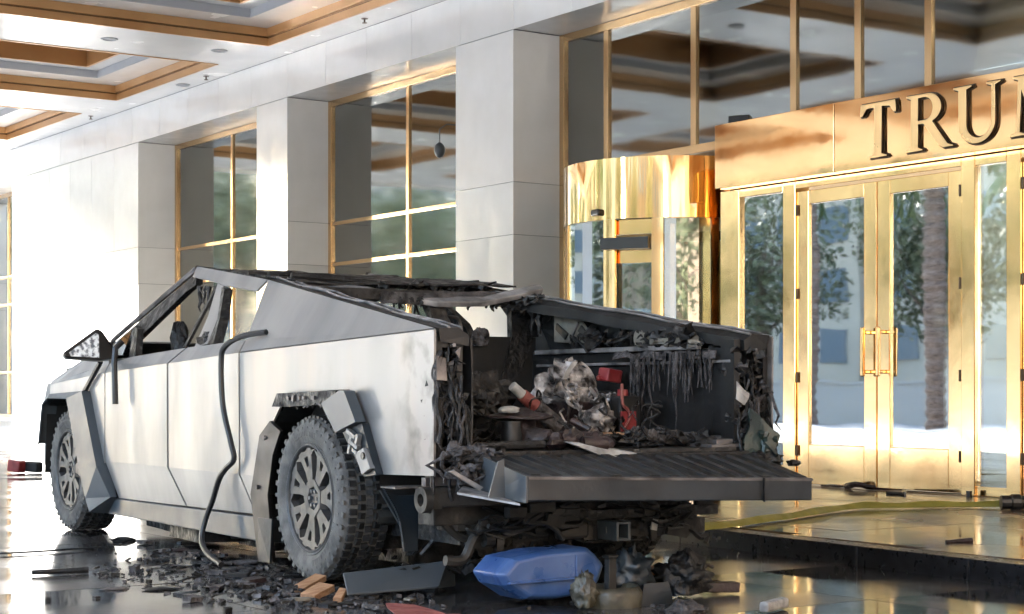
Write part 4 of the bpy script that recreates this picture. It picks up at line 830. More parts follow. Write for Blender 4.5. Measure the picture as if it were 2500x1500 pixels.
for (ya, yb, nn, l0, l1) in [(-0.42, -0.52, 14, 0.20, 0.33), (-0.62, -0.66, 5, 0.10, 0.24), (-0.72, -0.80, 6, 0.05, 0.16), (-0.84, -0.98, 26, 0.10, 0.28), (-0.98, -1.08, 12, 0.06, 0.2), (-1.10, -1.14, 5, 0.15, 0.24)]: drips(m_, (1.80, ya, 1.22), (1.80, yb, 1.22), nn, l0, l1, 0.0042, sway=0.009, jit=0.025)
for q in (-0.60, -0.86, -0.58): drips(m_, (1.78, q, 1.2), (1.78, q - 0.02, 1.2), 1, 0.36, 0.46, 0.004, sway=0.016)
part('hanging_insulation', m_, 'ash', tk, label='grey melted insulation strands hanging inside the bed')
m_ = MB(); sheet(m_, (1.80, -0.28, 1.235), (1.80, -1.2, 1.225), (1.79, -1.2, 1.185), (1.79, -0.28, 1.19), 30, 3, 0.02, 10, 2, 0.12); part('insulation_rag', m_, 'ash', tk, solid=0.008)
# rear corner posts with dangling wires
def post_mess(x0, x1, seed, flip):
    random.seed(seed); m_ = MB(); m_.box(x0, x0 + 0.035, -1.31, -1.20, 0.60, 1.28); m_.box(x1 - 0.03, x1, -1.30, -1.24, 0.64, 1.27); m_.box(x0, x1, -1.30, -1.22, 1.215, 1.28); m_.box(x0 + 0.02, x1 - 0.02, -1.10, -1.06, 0.62, 1.25)
    m_.jitter(0.012, 7, seed); part('corner_post', m_, 'charsoft', tk)
    m_ = MB()
    for k in range(16):
        p = Vector((U(x0, x1), U(-1.34, -1.28), U(0.85, 1.25))); pts = [p]
        for i in range(6): p = p + Vector((U(-.03, .03), U(-.02, .02), -U(0.03, 0.09))); p.x = min(max(p.x, x0 - 0.02), x1 + 0.02); pts.append(p.copy())
        m_.tube(smooth_path(pts, 3), U(0.005, 0.013), 5)
    shards(m_, ((x0 + x1) / 2, -1.27, 0.64), ((x1 - x0) / 2, 0.05, 0.6), 70, 0.02, 0.085, flat=0.6)
    part('burnt_wiring', m_, 'char', tk)
    m_ = MB(); shards(m_, ((x0 + x1) / 2, -1.31, 0.66), ((x1 - x0) / 2, 0.03, 0.5), 14, 0.015, 0.05, flat=0.5); drips(m_, (x0 + 0.04, -1.33, 0.95), (x1 - 0.02, -1.33, 1.0), 8, 0.1, 0.3, 0.005); part('ash_flake', m_, 'ash', tk)
post_mess(0.05, 0.20, 11, False); post_mess(1.83, 2.06, 12, True); random.seed(21)
m_ = MB(); m_.prism([(0.032, -1.345, 1.176), (0.08, -1.345, 1.163), (0.089, -1.345, 1.058), (0.032, -1.345, 1.061)], (0, 0.01, 0)); m_.prism([(0.124, -1.36, 1.192), (0.153, -1.36, 1.215), (0.147, -1.36, 1.163)], (0, 0.01, 0)); part('metal_scrap', m_, 'burntmetal', tk)
m_ = MB(); sheet(m_, (1.80, -1.36, 1.06), (1.88, -1.37, 1.0), (1.85, -1.37, 0.93), (1.80, -1.37, 0.96), 6, 5, 0.02, 9, 4); part('white_scrap', m_, 'paper', tk, solid=0.006)
m_ = MB(); sheet(m_, (1.897, -1.37, 0.915), (2.065, -1.4, 0.785), (1.963, -1.38, 0.625), (1.834, -1.37, 0.702), 12, 12, 0.03, 8, 7); drips(m_, (1.92, -1.38, 0.80), (2.06, -1.38, 0.78), 6, 0.08, 0.18, 0.006); part('melted_tail_lamp', m_, 'teal', tk, solid=0.01)
m_ = MB(); lump(m_, (1.95, -1.38, 0.645), (0.12, 0.08, 0.05), 14, 8, 0.6, 3, 3); lump(m_, (2.14, -1.42, 0.63), (0.04, 0.03, 0.02), 8, 6, 0.6, 3, 3); part('char_lump', m_, 'char', tk)
# ---- tailgate, dropped open
YT = -1.95
tg = MB(); L0, R0 = 0.155, 1.82
a = [(L0, YT, 0.628), (R0, YT + 0.02, 0.576), (R0 + 0.06, -1.40, 0.675), (0.20, -1.40, 0.70)]; b = [(L0, YT, 0.520), (R0, YT + 0.02, 0.470), (R0 + 0.06, -1.42, 0.60), (0.24, -1.42, 0.60)]
tg.add(a + b, [(0, 1, 2, 3), (7, 6, 5, 4), (0, 4, 5, 1), (1, 5, 6, 2), (2, 6, 7, 3), (3, 7, 4, 0)])
tgo = part('tailgate', tg, 'dtrim', tk, bevel=0.008, label='open tailgate with dark sooty outer skin')
part('panel_seam', MB().box(1.498, 1.503, YT - 0.004, YT + 0.01, 0.475, 0.592), 'black', tgo)
tl = MB(); tl.add([(L0, YT - 0.004, 0.629), (R0, YT + 0.016, 0.577), (R0, YT + 0.03, 0.582), (L0, YT + 0.012, 0.634), (L0, YT - 0.004, 0.618), (R0, YT + 0.016, 0.567)], [(0, 1, 2, 3), (0, 4, 5, 1)]); part('lighter_edge', tl, 'burntmetal', tgo, solid=0.003)  # lighter metal strip along the upper edge of the tailgate
for k in range(15):
    t = (k + 0.5) / 15; x0 = L0 + (R0 - L0) * t + 0.01; x1 = 0.20 + (R0 + 0.06 - 0.20) * t
    za = 0.628 - 0.052 * t; zb = 0.70 - 0.025 * t
    m_ = MB(); w_ = 0.032; m_.add([(x0 - w_, YT + 0.035, za + 0.004), (x0 + w_, YT + 0.035, za + 0.004), (x1 + w_, -1.42, zb + 0.0), (x1 - w_, -1.42, zb + 0.0), (x0 - w_ * .7, YT + 0.045, za + 0.013), (x0 + w_ * .7, YT + 0.045, za + 0.013), (x1 + w_ * .7, -1.43, zb + 0.012), (x1 - w_ * .7, -1.43, zb + 0.012)],
       [(4, 5, 6, 7), (0, 1, 5, 4), (1, 2, 6, 5), (2, 3, 7, 6), (3, 0, 4, 7)]); part('liner_rib', m_, 'charsoft', tgo)
m_ = MB(); m_.face([(L0 - 0.006, YT + 0.0, 0.632), (L0 - 0.006, YT, 0.515), (0.215, -1.45, 0.52), (0.19, -1.45, 0.715)]); m_.face([(0.04, -1.8, 0.535), (0.089, -1.8, 0.693), (0.121, -1.8, 0.707), (0.126, -1.8, 0.532)]); part('end_plate', m_, 'trimgrey', tgo, solid=0.008, label='lighter grey end plate and bent bracket')
m_ = MB(); m_.prism([(L0 - 0.16, YT + 0.35, 0.54), (L0 - 0.01, YT + 0.05, 0.50), (L0 + 0.02, YT + 0.35, 0.53), (L0 - 0.04, YT + 0.5, 0.56)], (0, 0, 0.01)); m_.prism([(-0.054, -1.62, 0.644), (0.104, -1.62, 0.556), (0.122, -1.62, 0.57), (-0.033, -1.62, 0.652)], (0, 0.02, 0)); part('hinge_arm', m_, 'paleburnt', tgo)
part('hinge_bar', MB().box(0.22, 1.86, -1.40, -1.335, 0.655, 0.70), 'charsoft', tk, bevel=0.006)
m_ = MB()
for k in range(26): 
    p = Vector((U(0.08, 0.26), U(-1.50, -1.36), U(0.60, 0.74))); lump(m_, p, (U(.02, .05), U(.02, .05), U(.015, .04)), 7, 5, 0.7, 4, k)
shards(m_, (0.18, -1.42, 0.60), (0.12, 0.08, 0.14), 60, 0.02, 0.07, flat=0.3); drips(m_, (0.05, -1.42, 0.72), (0.28, -1.45, 0.72), 12, 0.04, 0.2, 0.008, sway=0.05); part('ash_heap', m_, 'ash', tk)
# ---- chassis seen below
m_ = MB(); m_.box(0.04, 1.98, -1.30, -1.12, 0.46, 0.555); m_.jitter(0.004, 5, 1); part('rear_crossmember', m_, 'tanmetal', tk, bevel=0.006)
m_ = MB(); m_.box(-0.11, 0.20, -1.20, -1.05, 0.548, 0.556); m_.box(0.02, 0.34, -1.26, -1.22, 0.56, 0.60); part('body_mount', m_, 'burntmetal', tk)
m_ = MB(); m_.revx([(0, 0.03), (0, 0.062), (0.04, 0.062), (0.04, 0.03)], (-0.03, -1.30, 0.50), 20, closed=True); m_.xbox((0.05, -1.27, 0.50), (0.06, 0.08, 0.09)); part('tow_eye', m_, 'tanmetal', tk, smooth=True)
m_ = MB(); m_.box(0.12, 0.72, -1.16, -1.0, 0.36, 0.46); m_.revz([(0.0, 0.33), (0.09, 0.33), (0.095, 0.37), (0.07, 0.45)], (0.30, -1.05, 0), 16); m_.box(0.55, 0.70, -1.34, -1.30, 0.42, 0.47); m_.box(0.42, 0.52, -1.36, -1.31, 0.40, 0.455); m_.jitter(0.006, 6, 9); part('subframe', m_, 'tanmetal', tk, bevel=0.006)
m_ = MB(); m_.prism([(0.03, -0.78, 0.52), (0.13, -0.78, 0.49), (0.245, -0.78, 0.49), (0.24, -0.78, 0.21), (0.165, -0.78, 0.21), (0.15, -0.78, 0.33)], (0, 0.02, 0)); m_.tube([(0.03, -0.80, 0.54), (0.10, -0.80, 0.43), (0.13, -0.80, 0.36), (0.145, -0.80, 0.26)], 0.006, 5); part('mud_shield', m_, 'dtrim', tk)
m_ = MB(); m_.tube(smooth_path([(0.10, -1.12, 0.47), (0.20, -1.12, 0.37), (0.30, -1.1, 0.30), (0.42, -1.1, 0.28)]), 0.022, 8); m_.tube(smooth_path([(0.16, -1.2, 0.20), (0.26, -1.2, 0.20), (0.32, -1.2, 0.30), (0.40, -1.2, 0.38), (0.52, -1.2, 0.40)]), 0.026, 8)
m_.tube([(0.2, -0.4, 0.36), (0.9, -0.5, 0.34), (1.3, -0.5, 0.34), (1.9, -0.4, 0.36)], 0.045, 8); m_.tube([(0.5, -1.25, 0.40), (1.0, -1.25, 0.385), (1.6, -1.25, 0.40)], 0.02, 8); part('suspension_arm', m_, 'tanmetal', tk, smooth=True)
m_ = MB(); m_.xbox((0.42, -1.12, 0.30), (0.17, 0.13, 0.12), (0.1, 0.2, 0.1)); lump(m_, (0.52, -1.10, 0.29), (0.07, 0.06, 0.07), 12, 8, 0.3, 3, 2); m_.revx([(0, 0), (0, 0.035), (0.05, 0.035)], (0.36, -1.22, 0.29), 12); m_.xbox((0.46, -1.2, 0.265), (0.04, 0.03, 0.06)); m_.xbox((0.60, -1.2, 0.31), (0.03, 0.03, 0.05)); part('axle_housing', m_, 'tanmetal', tk, bevel=0.008)
m_ = MB(); m_.box(0.76, 0.93, -1.30, -1.22, 0.275, 0.365); part('junction_box', m_, 'charsoft', tk, bevel=0.02)
m_ = MB()
for (x0, x1, z0, z1) in [(1.005, 1.020, 0.27, 0.365), (1.075, 1.09, 0.27, 0.365), (1.02, 1.075, 0.27, 0.283), (1.02, 1.075, 0.352, 0.365)]: m_.box(x0, x1, -1.42, -1.2, z0, z1)
part('hitch_receiver', m_, 'trimgrey', tk, bevel=0.003); part('receiver_socket', MB().box(1.02, 1.075, -1.30, -1.295, 0.283, 0.352), 'black', tk)
m_ = MB(); m_.box(0.55, 1.75, -1.28, -1.20, 0.37, 0.42); m_.box(0.95, 1.16, -1.25, -1.15, 0.26, 0.38); m_.box(0.9, 1.25, -1.3, -1.28, 0.255, 0.265); m_.box(0.60, 1.70, -1.10, -0.3, 0.38, 0.60); part('rear_beam', m_, 'char', tk, bevel=0.006)
m_ = MB()
for k in range(34):
    p = Vector((U(0.3, 1.75), U(-1.35, -1.2), U(0.30, 0.46))); pts = [p]
    for i in range(4): p = p + Vector((U(-.14, .14), U(-.02, .02), U(-.05, .045))); p.z = min(max(p.z, 0.22), 0.47); pts.append(p.copy())
    m_.tube(smooth_path(pts, 3), U(0.005, 0.016), 5)
part('cable_tangle', m_, 'charsoft', tk)
m_ = MB()
for k in range(24): m_.xbox((U(0.3, 1.7), U(-1.34, -1.2), U(0.28, 0.48)), (U(.03, .14), U(.02, .05), U(.02, .07)), (U(-.3, .3), U(-.3, .3), 0))
part('small_bracket', m_, 'tanmetal', tk, stuff=True)
m_ = MB(); m_.xbox((1.30, -1.33, 0.335), (0.035, 0.01, 0.055), (0, 0.2, 0)); part('parts_label', m_, 'paper', tk)
m_ = MB(); shards(m_, (1.0, 0.3, 0.06), (0.8, 0.9, 0.12), 60, 0.02, 0.10, flat=0.5)
for k in range(14): p = Vector((U(.3, 1.8), U(-.9, 2.6), U(.25, .3))); m_.tube([p, p + Vector((U(-.1, .1), U(-.1, .1), -U(.05, .2)))], 0.012, 5)
part('dropped_underbody', m_, 'char', tk, stuff=True)
m_ = MB()
for k in range(16): lump(m_, (U(0.25, 0.8), 2.2 + U(-0.9, 1.2), U(0.10, 0.24)), (U(.02, .06), U(.02, .06), U(.03, .07)), 8, 6, 0.6, 3, k)
part('melted_metal', m_, 'ash', tk)
m_ = MB()
for k in range(40):
    p = Vector((U(0.25, 1.8), U(-1.32, 0.2), U(0.74, 0.95))); pts = [p]
    for i in range(5): p = p + Vector((U(-.07, .07), U(-.06, .06), U(-.07, .05))); p.z = max(p.z, 0.735); pts.append(p.copy())
    m_.tube(smooth_path(pts, 3), U(0.003, 0.009), 5)
for k in range(7): y_ = -1.2 + k * 0.22; sheet(m_, (0.25, y_, 1.26), (0.25, y_ + 0.2, 1.26), (0.33 + U(0, .1), y_ + 0.2, 0.80 + U(0, .2)), (0.30, y_, 0.9), 8, 10, 0.06, 6, k * 2.2, 0.12)
part('bed_wiring', m_, 'char', tk, stuff=True)
# ---- cabin
m_ = MB(); m_.box(0.20, 1.90, 0.78, 0.95, 0.45, 1.30); m_.box(0.25, 1.0, 2.0, 2.5, 0.5, 0.85); m_.box(1.1, 1.85, 2.0, 2.5, 0.5, 0.85); m_.box(0.2, 1.9, 3.25, 3.75, 0.55, 1.22); m_.box(0.2, 1.9, 0.8, 3.7, 0.4, 0.5); m_.jitter(0.03, 3, 2); part('cabin_remains', m_, 'char', tk)
m_ = MB(); lump(m_, (0.42, 2.95, 1.32), (0.06, 0.10, 0.17), 14, 10, 0.35, 3, 4, flatb=False); m_.tube([(0.42, 2.9, 1.0), (0.42, 2.95, 1.3)], 0.05, 8)
lump(m_, (0.5, 3.2, 1.22), (0.2, 0.22, 0.06), 14, 8, 0.4, 3, 6); part('seat_frame', m_, 'char', tk)
m_ = MB()
for s_, x0 in ((1, 0.14), (-1, 2.10 - 0.14)): m_.box(x0 - 0.01, x0 + 0.01, 0.95, 3.4, 0.50, 1.24)
part('door_inner', m_, 'charsoft', tk)

# ================================================================== LOAD IN THE BED
random.seed(33)
def world_sheet(name, mt, lab, cat, corners, nu, nv, amp, freq, seed, hole=0.0, solid=0.006, fr=TF, group=None):
    m_ = MB(); sheet(m_, *corners, nu, nv, amp, freq, seed, hole); return solo(name, m_, mt, fr, lab, cat, group, solid=solid)
m_ = MB()
for k in range(5): sheet(m_, (1.28 + U(-.03, .03), -0.42 + 0.07 * k, 0.93 + U(0, .08)), (1.66, -0.40 + 0.07 * k, 0.86 + U(0, .05)), (1.54 + U(-.05, .05), -0.28 + 0.05 * k, 1.22 - 0.02 * k), (1.40, -0.26 + 0.05 * k, 1.17 - 0.02 * k), 16, 16, 0.07, 8, k * 3, 0.04)
for k in range(26):
    p = Vector((U(1.28, 1.66), -0.46 + U(-.06, .03), U(0.88, 1.05))); pts = [p]
    for i in range(4): p = p + Vector((U(-.04, .04), U(-.02, .01), U(-.05, .02))); pts.append(p.copy())
    m_.tube(smooth_path(pts, 3), U(0.004, 0.011), 4)
solo('foil_heap', m_, 'foil', TF, 'crumpled silver grey foil heap standing up in the middle of the truck bed', 'foil', solid=0.004)
world_sheet('paper_scrap', 'paper', 'bright white torn scrap caught in the silver foil heap', 'paper', [(1.313, -0.46, 1.079), (1.375, -0.46, 1.18), (1.41, -0.46, 1.176), (1.348, -0.46, 1.079)], 4, 6, 0.015, 12, 3)
m_ = MB(); m_.xbox((1.52, -0.25, 0.83), (0.32, 0.3, 0.24), (0, 0.06, 0.1)); m_.jitter(0.02, 5, 3); solo('scorched_carton', m_, 'brown', TF, 'scorched dark brown carton under the foil heap', 'carton', bevel=0.01)
m_ = MB(); m_.xbox((1.745, -0.30, 1.10), (0.13, 0.08, 0.075), (0.1, 0.1, 0.3)); m_.xbox((1.68, -0.30, 1.085), (0.06, 0.02, 0.03)); solo('red_canister', m_, 'red', TF, 'small red canister at the back of the bed right of the foil heap', 'canister', bevel=0.012)
cn = thing('fuel_can', 'square clear sided fuel can with red fuel at its foot in the truck bed', 'fuel can', TF, (1.62, -0.6, 0.74))
m_ = MB(); m_.box(1.56, 1.70, -0.66, -0.56, 0.74, 0.985); part('can_body', m_, 'charsoft', cn, bevel=0.012)
m_ = MB(); m_.box(1.562, 1.66, -0.672, -0.662, 0.78, 0.90); part('fuel', m_, 'red', cn); m_ = MB(); m_.revz([(0.03, 0.985), (0.03, 1.02), (0.0, 1.02)], (1.62, -0.6, 0), 12); part('cap', m_, 'red', cn)
part('spout_strip', MB().tube(smooth_path([(1.558, -0.68, 1.051), (1.563, -0.68, 0.944), (1.596, -0.68, 0.911), (1.612, -0.68, 0.866), (1.574, -0.68, 0.804)], 3), 0.009, 6), 'pink', cn)
m_ = MB(); lump(m_, (1.47, -0.60, 0.82), (0.09, 0.07, 0.11), 14, 10, 0.6, 3, 8); solo('ash_clump', m_, 'foil', TF, 'shaggy grey clump between the scorched carton and the fuel can', 'debris')
rk = thing('firework_tube', 'white tipped tube with a red band leaning against the foil heap', 'tube', TF, (1.0, -0.6, 0.8))
a = (0.892, -0.62, 1.039); b = (1.181, -0.62, 0.82); A_ = Vector(a); B_ = Vector(b)
for t0, t1, mt, r in ((0, .22, 'paper', .026), (.22, .5, 'pink', .035), (.5, 1.0, 'ash', .045)): part('tube_section', MB().tube([A_.lerp(B_, t0 + .004), A_.lerp(B_, t1)], [r, r * 1.08], 12), mt, rk, smooth=True)
m_ = MB(); lump(m_, (0.80, -0.50, 0.97), (0.16, 0.1, 0.13), 20, 12, 0.5, 3, 5); lump(m_, (0.66, -0.45, 0.90), (0.12, 0.1, 0.12), 14, 10, 0.5, 3, 15); solo('charred_bag', m_, 'char', TF, 'round charred black bag behind the red banded tube', 'bag')
ht = thing('burnt_bowl', 'upturned wide brown bowl with a pale rim patch near the left bed post', 'bowl', TF, (0.73, -0.92, 0.8))
m_ = MB(); m_.revz([(0.02, 0.90), (0.06, 0.915), (0.10, 0.905), (0.17, 0.885), (0.175, 0.875), (0.10, 0.865), (0.05, 0.84)], (0.75, -0.92, 0), 26); m_.jitter(0.012, 8, 2); part('brim', m_, 'brown', ht, smooth=True)
m_ = MB(); lump(m_, (0.64, -1.0, 0.915), (0.06, 0.05, 0.02), 12, 8, 0.3, 3, 3); part('ash_patch', m_, 'paper', ht, smooth=True)
m_ = MB(); m_.tube(smooth_path([(0.76, -0.95, 0.88), (0.72, -1.0, 0.82), (0.70, -1.08, 0.77), (0.78, -1.18, 0.75)]), [0.07] * 18 + [0.05], 10); solo('scorched_hose', m_, 'brown', TF, 'thick scorched brown hose drooping below the upturned bowl', 'hose', smooth=True)
m_ = MB(); m_.tube([(0.58, -1.12, 0.735), (0.58, -1.12, 0.86)], [0.055, 0.05], 14); solo('dark_canister', m_, 'charsoft', TF, 'short dark upright canister left of the drooping hose', 'canister', smooth=True)
m_ = MB(); m_.tube([(0.25, -1.28, 0.745), (0.68, -1.26, 0.75)], 0.02, 8); solo('black_pipe', m_, 'char', TF, 'black pipe lying along the back edge of the bed floor', 'pipe', smooth=True)
m_ = MB()
for k in range(9): lump(m_, (0.86 + U(-.14, .16), -1.26 + U(-.05, .05), 0.755 + U(0, .03)), (U(.03, .07), U(.03, .05), U(.02, .05)), 10, 7, 0.6, 3, k)
m_.tube(smooth_path([(0.95, -1.1, 0.86), (1.02, -1.2, 0.80), (1.05, -1.3, 0.75), (0.98, -1.36, 0.73)]), 0.02, 8); m_.tube([(0.84, -1.36, 0.755), (0.97, -1.38, 0.75)], 0.035, 12)
solo('melted_motor', m_, 'brown', TF, 'glossy melted brown lump with pipes at the mouth of the truck bed', 'wreckage', smooth=True)
pk = MB(); pk.prism([(0.751, -1.3, 0.767), (0.816, -1.3, 0.766), (1.15, -1.3, 0.712), (1.155, -1.3, 0.687), (1.087, -1.3, 0.668), (1.0, -1.3, 0.678)], (0, -0.10, -0.015)); pk.jitter(0.004, 12, 1); solo('white_plank', pk, 'paper', TF, 'ash white plank lying half out of the bed on the tailgate', 'plank', bevel=0.006)
m_ = MB(); m_.revx([(0, 0.10), (0, 0.15), (0.07, 0.155), (0.07, 0.10)], (1.66, -0.30, 0.86), 28, closed=True); solo('burnt_ring', m_, 'char', TF, 'burnt black ring standing in the right half of the bed', 'ring', smooth=True)
m_ = MB()
for k in range(46): lump(m_, (1.3 + U(-.35, .5), -0.85 + U(-.3, .35), 0.735 + U(0, .03)), (U(.02, .07), U(.02, .06), U(.01, .04)), 8, 6, 0.7, 3, k)
shards(m_, (1.2, -0.85, 0.73), (0.6, 0.4, 0.06), 160, 0.02, 0.09, flat=0.4); solo('bed_ash', m_, 'char', TF, 'low spread of ash and cinders over the truck bed floor', 'ash', kind='stuff')
m_ = MB()
for k in range(26): lump(m_, (1.62 + U(-.2, .16), -0.95 + U(-.2, .25), 0.75 + U(0, .05)), (U(.02, .05), U(.02, .05), U(.01, .04)), 8, 6, 0.8, 3, k)
solo('grey_cinders', m_, 'ash', TF, 'pale cinders heaped below the hanging strands', 'ash', kind='stuff')
m_ = MB(); lump(m_, (0.966, -1.0, 0.774), (0.10, 0.05, 0.02), 10, 6, 0.5, 3, 2); m_.v = [(x + 0.35, y + 0.1, z) for x, y, z in m_.v]; solo('orange_cinders', m_, 'wood', TF, 'rusty orange cinders at the foot of the fuel can', 'ash')
# ================================================================== ON THE GROUND
YG = -1.55
jug = thing('blue_container', 'large blue plastic container lying on its side under the tailgate', 'container', TF, (0.45, YG, 0))
J = [(0.222, -1.5, 0.158), (0.3, -1.5, 0.231), (0.463, -1.5, 0.255), (0.743, -1.5, 0.264), (0.79, -1.5, 0.23), (0.843, -1.5, 0.172), (0.809, -1.5, 0.091), (0.707, -1.5, 0.038), (0.555, -1.5, 0.023), (0.377, -1.5, 0.034), (0.26, -1.5, 0.106)]
m_ = MB(); n = len(J); cx_ = sum(p[0] for p in J) / n; cz_ = sum(p[2] for p in J) / n; vs = []
for dy, s in ((-0.03, 0.86), (0.0, 0.97), (0.02, 1.0), (0.20, 1.0), (0.24, 0.93)): vs += [(cx_ + (p[0] - cx_) * s, YG + dy, cz_ + (p[2] - cz_) * s) for p in J]
fs = [(i * n + k, i * n + (k + 1) % n, (i + 1) * n + (k + 1) % n, (i + 1) * n + k) for i in range(4) for k in range(n)] + [tuple(range(n - 1, -1, -1)), tuple(4 * n + k for k in range(n))]
part('container_body', m_.add(vs, fs), 'blue', jug, bevel=0.012)
m_ = MB(); m_.prism([(0.271, -1.5, 0.125), (0.648, -1.5, 0.131), (0.653, -1.5, 0.119), (0.273, -1.5, 0.113)], (0, -0.03, 0)); m_.v = [(x, y - 0.08, z) for x, y, z in m_.v]; part('moulded_rib', m_, 'blue', jug, bevel=0.005)
m_ = MB(); m_.prism([(0.653, -1.5, 0.233), (0.667, -1.5, 0.232), (0.667, -1.5, 0.048), (0.653, -1.5, 0.045)], (0, -0.012, 0)); m_.v = [(x, y - 0.075, z) for x, y, z in m_.v]; part('moulded_rib', m_, 'blue', jug, bevel=0.003)
m_ = MB(); m_.prism([(0.819, -1.5, 0.219), (0.862, -1.5, 0.171), (0.826, -1.5, 0.157)], (0, 0.06, 0)); solo('plastic_corner', m_, 'pink', TF, 'faded red plastic corner poking out behind the blue container', 'plastic piece')
m_ = MB(); m_.prism([(-0.213, -0.86, 0.13), (0.364, -0.86, 0.16), (0.262, -0.95, 0.039), (-0.231, -0.95, 0.031)], (0, 0.012, 0)); m_.prism([(0.364, -0.86, 0.16), (0.491, -0.72, 0.13), (0.491, -0.72, 0.013), (0.262, -0.95, 0.039)], (0, 0.012, 0)); m_.prism([(-0.231, -0.95, 0.031), (0.262, -0.95, 0.039), (0.487, -0.72, 0.013), (-0.005, -0.72, 0.025)], (0, 0, 0.012)); m_.face([(-0.213, -0.86, 0.13), (-0.04, -0.7, 0.082), (-0.029, -0.7, 0.024), (-0.231, -0.95, 0.031)])
solo('fallen_bumper_piece', m_, 'trimgrey', TF, 'grey folded bumper piece lying behind the rear wheel', 'bumper piece', bevel=0.004)
m_ = MB(); shards(m_, (0.35, -0.82, 0.10), (0.32, 0.05, 0.04), 40, 0.02, 0.07, flat=0.4); solo('bumper_debris', m_, 'char', TF, 'black cinders caught in the fallen grey bumper piece', 'ash', kind='stuff')
# pots and torn parts right of the container
YB = -1.75
m_ = MB(); c = (0.757, -1.72, 0.066)
m_.revz([(0.0, -0.14), (0.10, -0.14), (0.145, -0.06), (0.155, 0.02), (0.14, 0.05), (0.12, 0.045), (0.10, -0.02), (0.0, -0.03)], (c[0], c[1], c[2] - 0.02), 24); m_.jitter(0.012, 8, 3); solo('scorched_pot', m_, 'khaki', TF, 'scorched wide pot on the wet paving just right of the blue container', 'pot', smooth=2)
m_ = MB(); q = (0.566, -1.78, 0.073); lump(m_, (q[0], q[1], 0.08), (0.05, 0.05, 0.09), 26, 18, 0.6, 4, 3); m_.jitter(0.01, 20, 5); solo('ochre_scrap', m_, 'khaki', TF, 'crumpled ochre and grey scrap touching the blue container', 'scrap', smooth=2)
m_ = MB(); q = (0.785, -1.68, 0.08); m_.box(q[0] - 0.022, q[0] + 0.022, q[1] - 0.02, q[1] + 0.02, 0.03, 0.22); m_.box(q[0] - 0.03, q[0] + 0.03, q[1] - 0.025, q[1] + 0.025, 0.222, 0.235); m_.jitter(0.006, 9, 2); solo('metal_stub', m_, 'tanmetal', TF, 'short upright metal stub standing in the scorched pot', 'metal stub', bevel=0.004)
m_ = MB(); q = (0.947, -1.62, 0.133); lump(m_, (q[0], q[1], 0.13), (0.10, 0.08, 0.11), 30, 20, 0.5, 3, 6); m_.jitter(0.008, 22, 1); solo('crumpled_bag', m_, 'dtrim', TF, 'dark grey crumpled bag behind the scorched pot', 'bag', smooth=2)
world_sheet('torn_panel', 'dtrim', 'torn dark grey plastic panel propped between the pot and the black bag', 'plastic panel', [(0.839, -1.82, -0.035), (1.066, -1.82, -0.06), (1.013, -1.82, 0.118), (0.874, -1.82, 0.093)], 10, 8, 0.02, 7, 4)
m_ = MB(); q = (1.287, -1.6, 0.043); lump(m_, (q[0], q[1], 0.09), (0.14, 0.11, 0.10), 38, 24, 0.55, 2.6, 9); m_.jitter(0.01, 18, 2); solo('black_bag', m_, 'char', TF, 'knotted black bag of rubbish at the right end of the debris', 'bag', smooth=2)
m_ = MB(); q = (1.218, -1.45, 0.114); lump(m_, (q[0], q[1], 0.10), (0.10, 0.06, 0.04), 12, 8, 0.5, 3, 6); solo('rusty_scrap', m_, 'wood', TF, 'rusty orange scrap between the grey bag and the black bag', 'scrap')
m_ = MB(); m_.tube(smooth_path([(0.959, -1.5, 0.202), (1.02, -1.5, 0.175), (1.081, -1.5, 0.126), (1.106, -1.5, 0.084)], 3), 0.012, 6); m_.tube(smooth_path([(1.231, -1.5, 0.118), (1.307, -1.5, 0.155), (1.435, -1.5, 0.154), (1.539, -1.5, 0.122)], 3), 0.010, 6); solo('bent_strip', m_, 'tanmetal', TF, 'thin bent metal strip arching over the grey bag', 'metal strip')
m_ = MB(); q = (1.442, -1.623, 0.03); m_.xbox((q[0], q[1], 0.04), (0.28, 0.07, 0.05), (0, 0.05, -0.1)); m_.jitter(0.006, 8, 1); solo('charred_timber', m_, 'brown', TF, 'short charred timber lying right of the black bag', 'timber', bevel=0.006)
m_ = MB(); q = (1.272, -2.292, 0.0); m_.xbox((q[0], q[1], 0.03), (0.24, 0.05, 0.05), (0, 0, 0.45)); solo('white_tube', m_, 'paper', TF, 'white tubular scrap on the wet paving at the bottom right', 'tube', bevel=0.015)
m_ = MB(); q = (0.826, -2.139, 0.0); lump(m_, (q[0] + 0.05, q[1], 0.02), (0.10, 0.06, 0.04), 12, 8, 0.5, 3, 2); solo('white_foam', m_, 'ash', TF, 'pale foam chunk in front of the black bag', 'foam chunk')
world_sheet('red_cloth', 'pink', 'faded red cloth strip lying flat at the bottom of the picture', 'cloth', [(-0.192, -1.254, 0.02), (-0.101, -1.365, 0.02), (-0.139, -2.059, 0.02), (-0.47, -2.01, 0.02)], 14, 6, 0.015, 6, 5)
# red and black box far left
rb = thing('red_toolbox', 'small red and black box lying on the paving left of the front wheel', 'box', WF, (7.463, 21.622, 0))
q = (7.463, 21.622, 0)
m_ = MB(); m_.xbox((q[0] - 0.10, q[1] + 0.08, 0.085), (0.14, 0.2, 0.15), (0.1, 0, 0.5)); part('box_body', m_, 'red', rb, bevel=0.02)
m_ = MB(); m_.xbox((q[0] + 0.08, q[1] - 0.04, 0.075), (0.12, 0.2, 0.13), (0.05, 0, 0.5)); part('box_lid', m_, 'charsoft', rb, bevel=0.02)
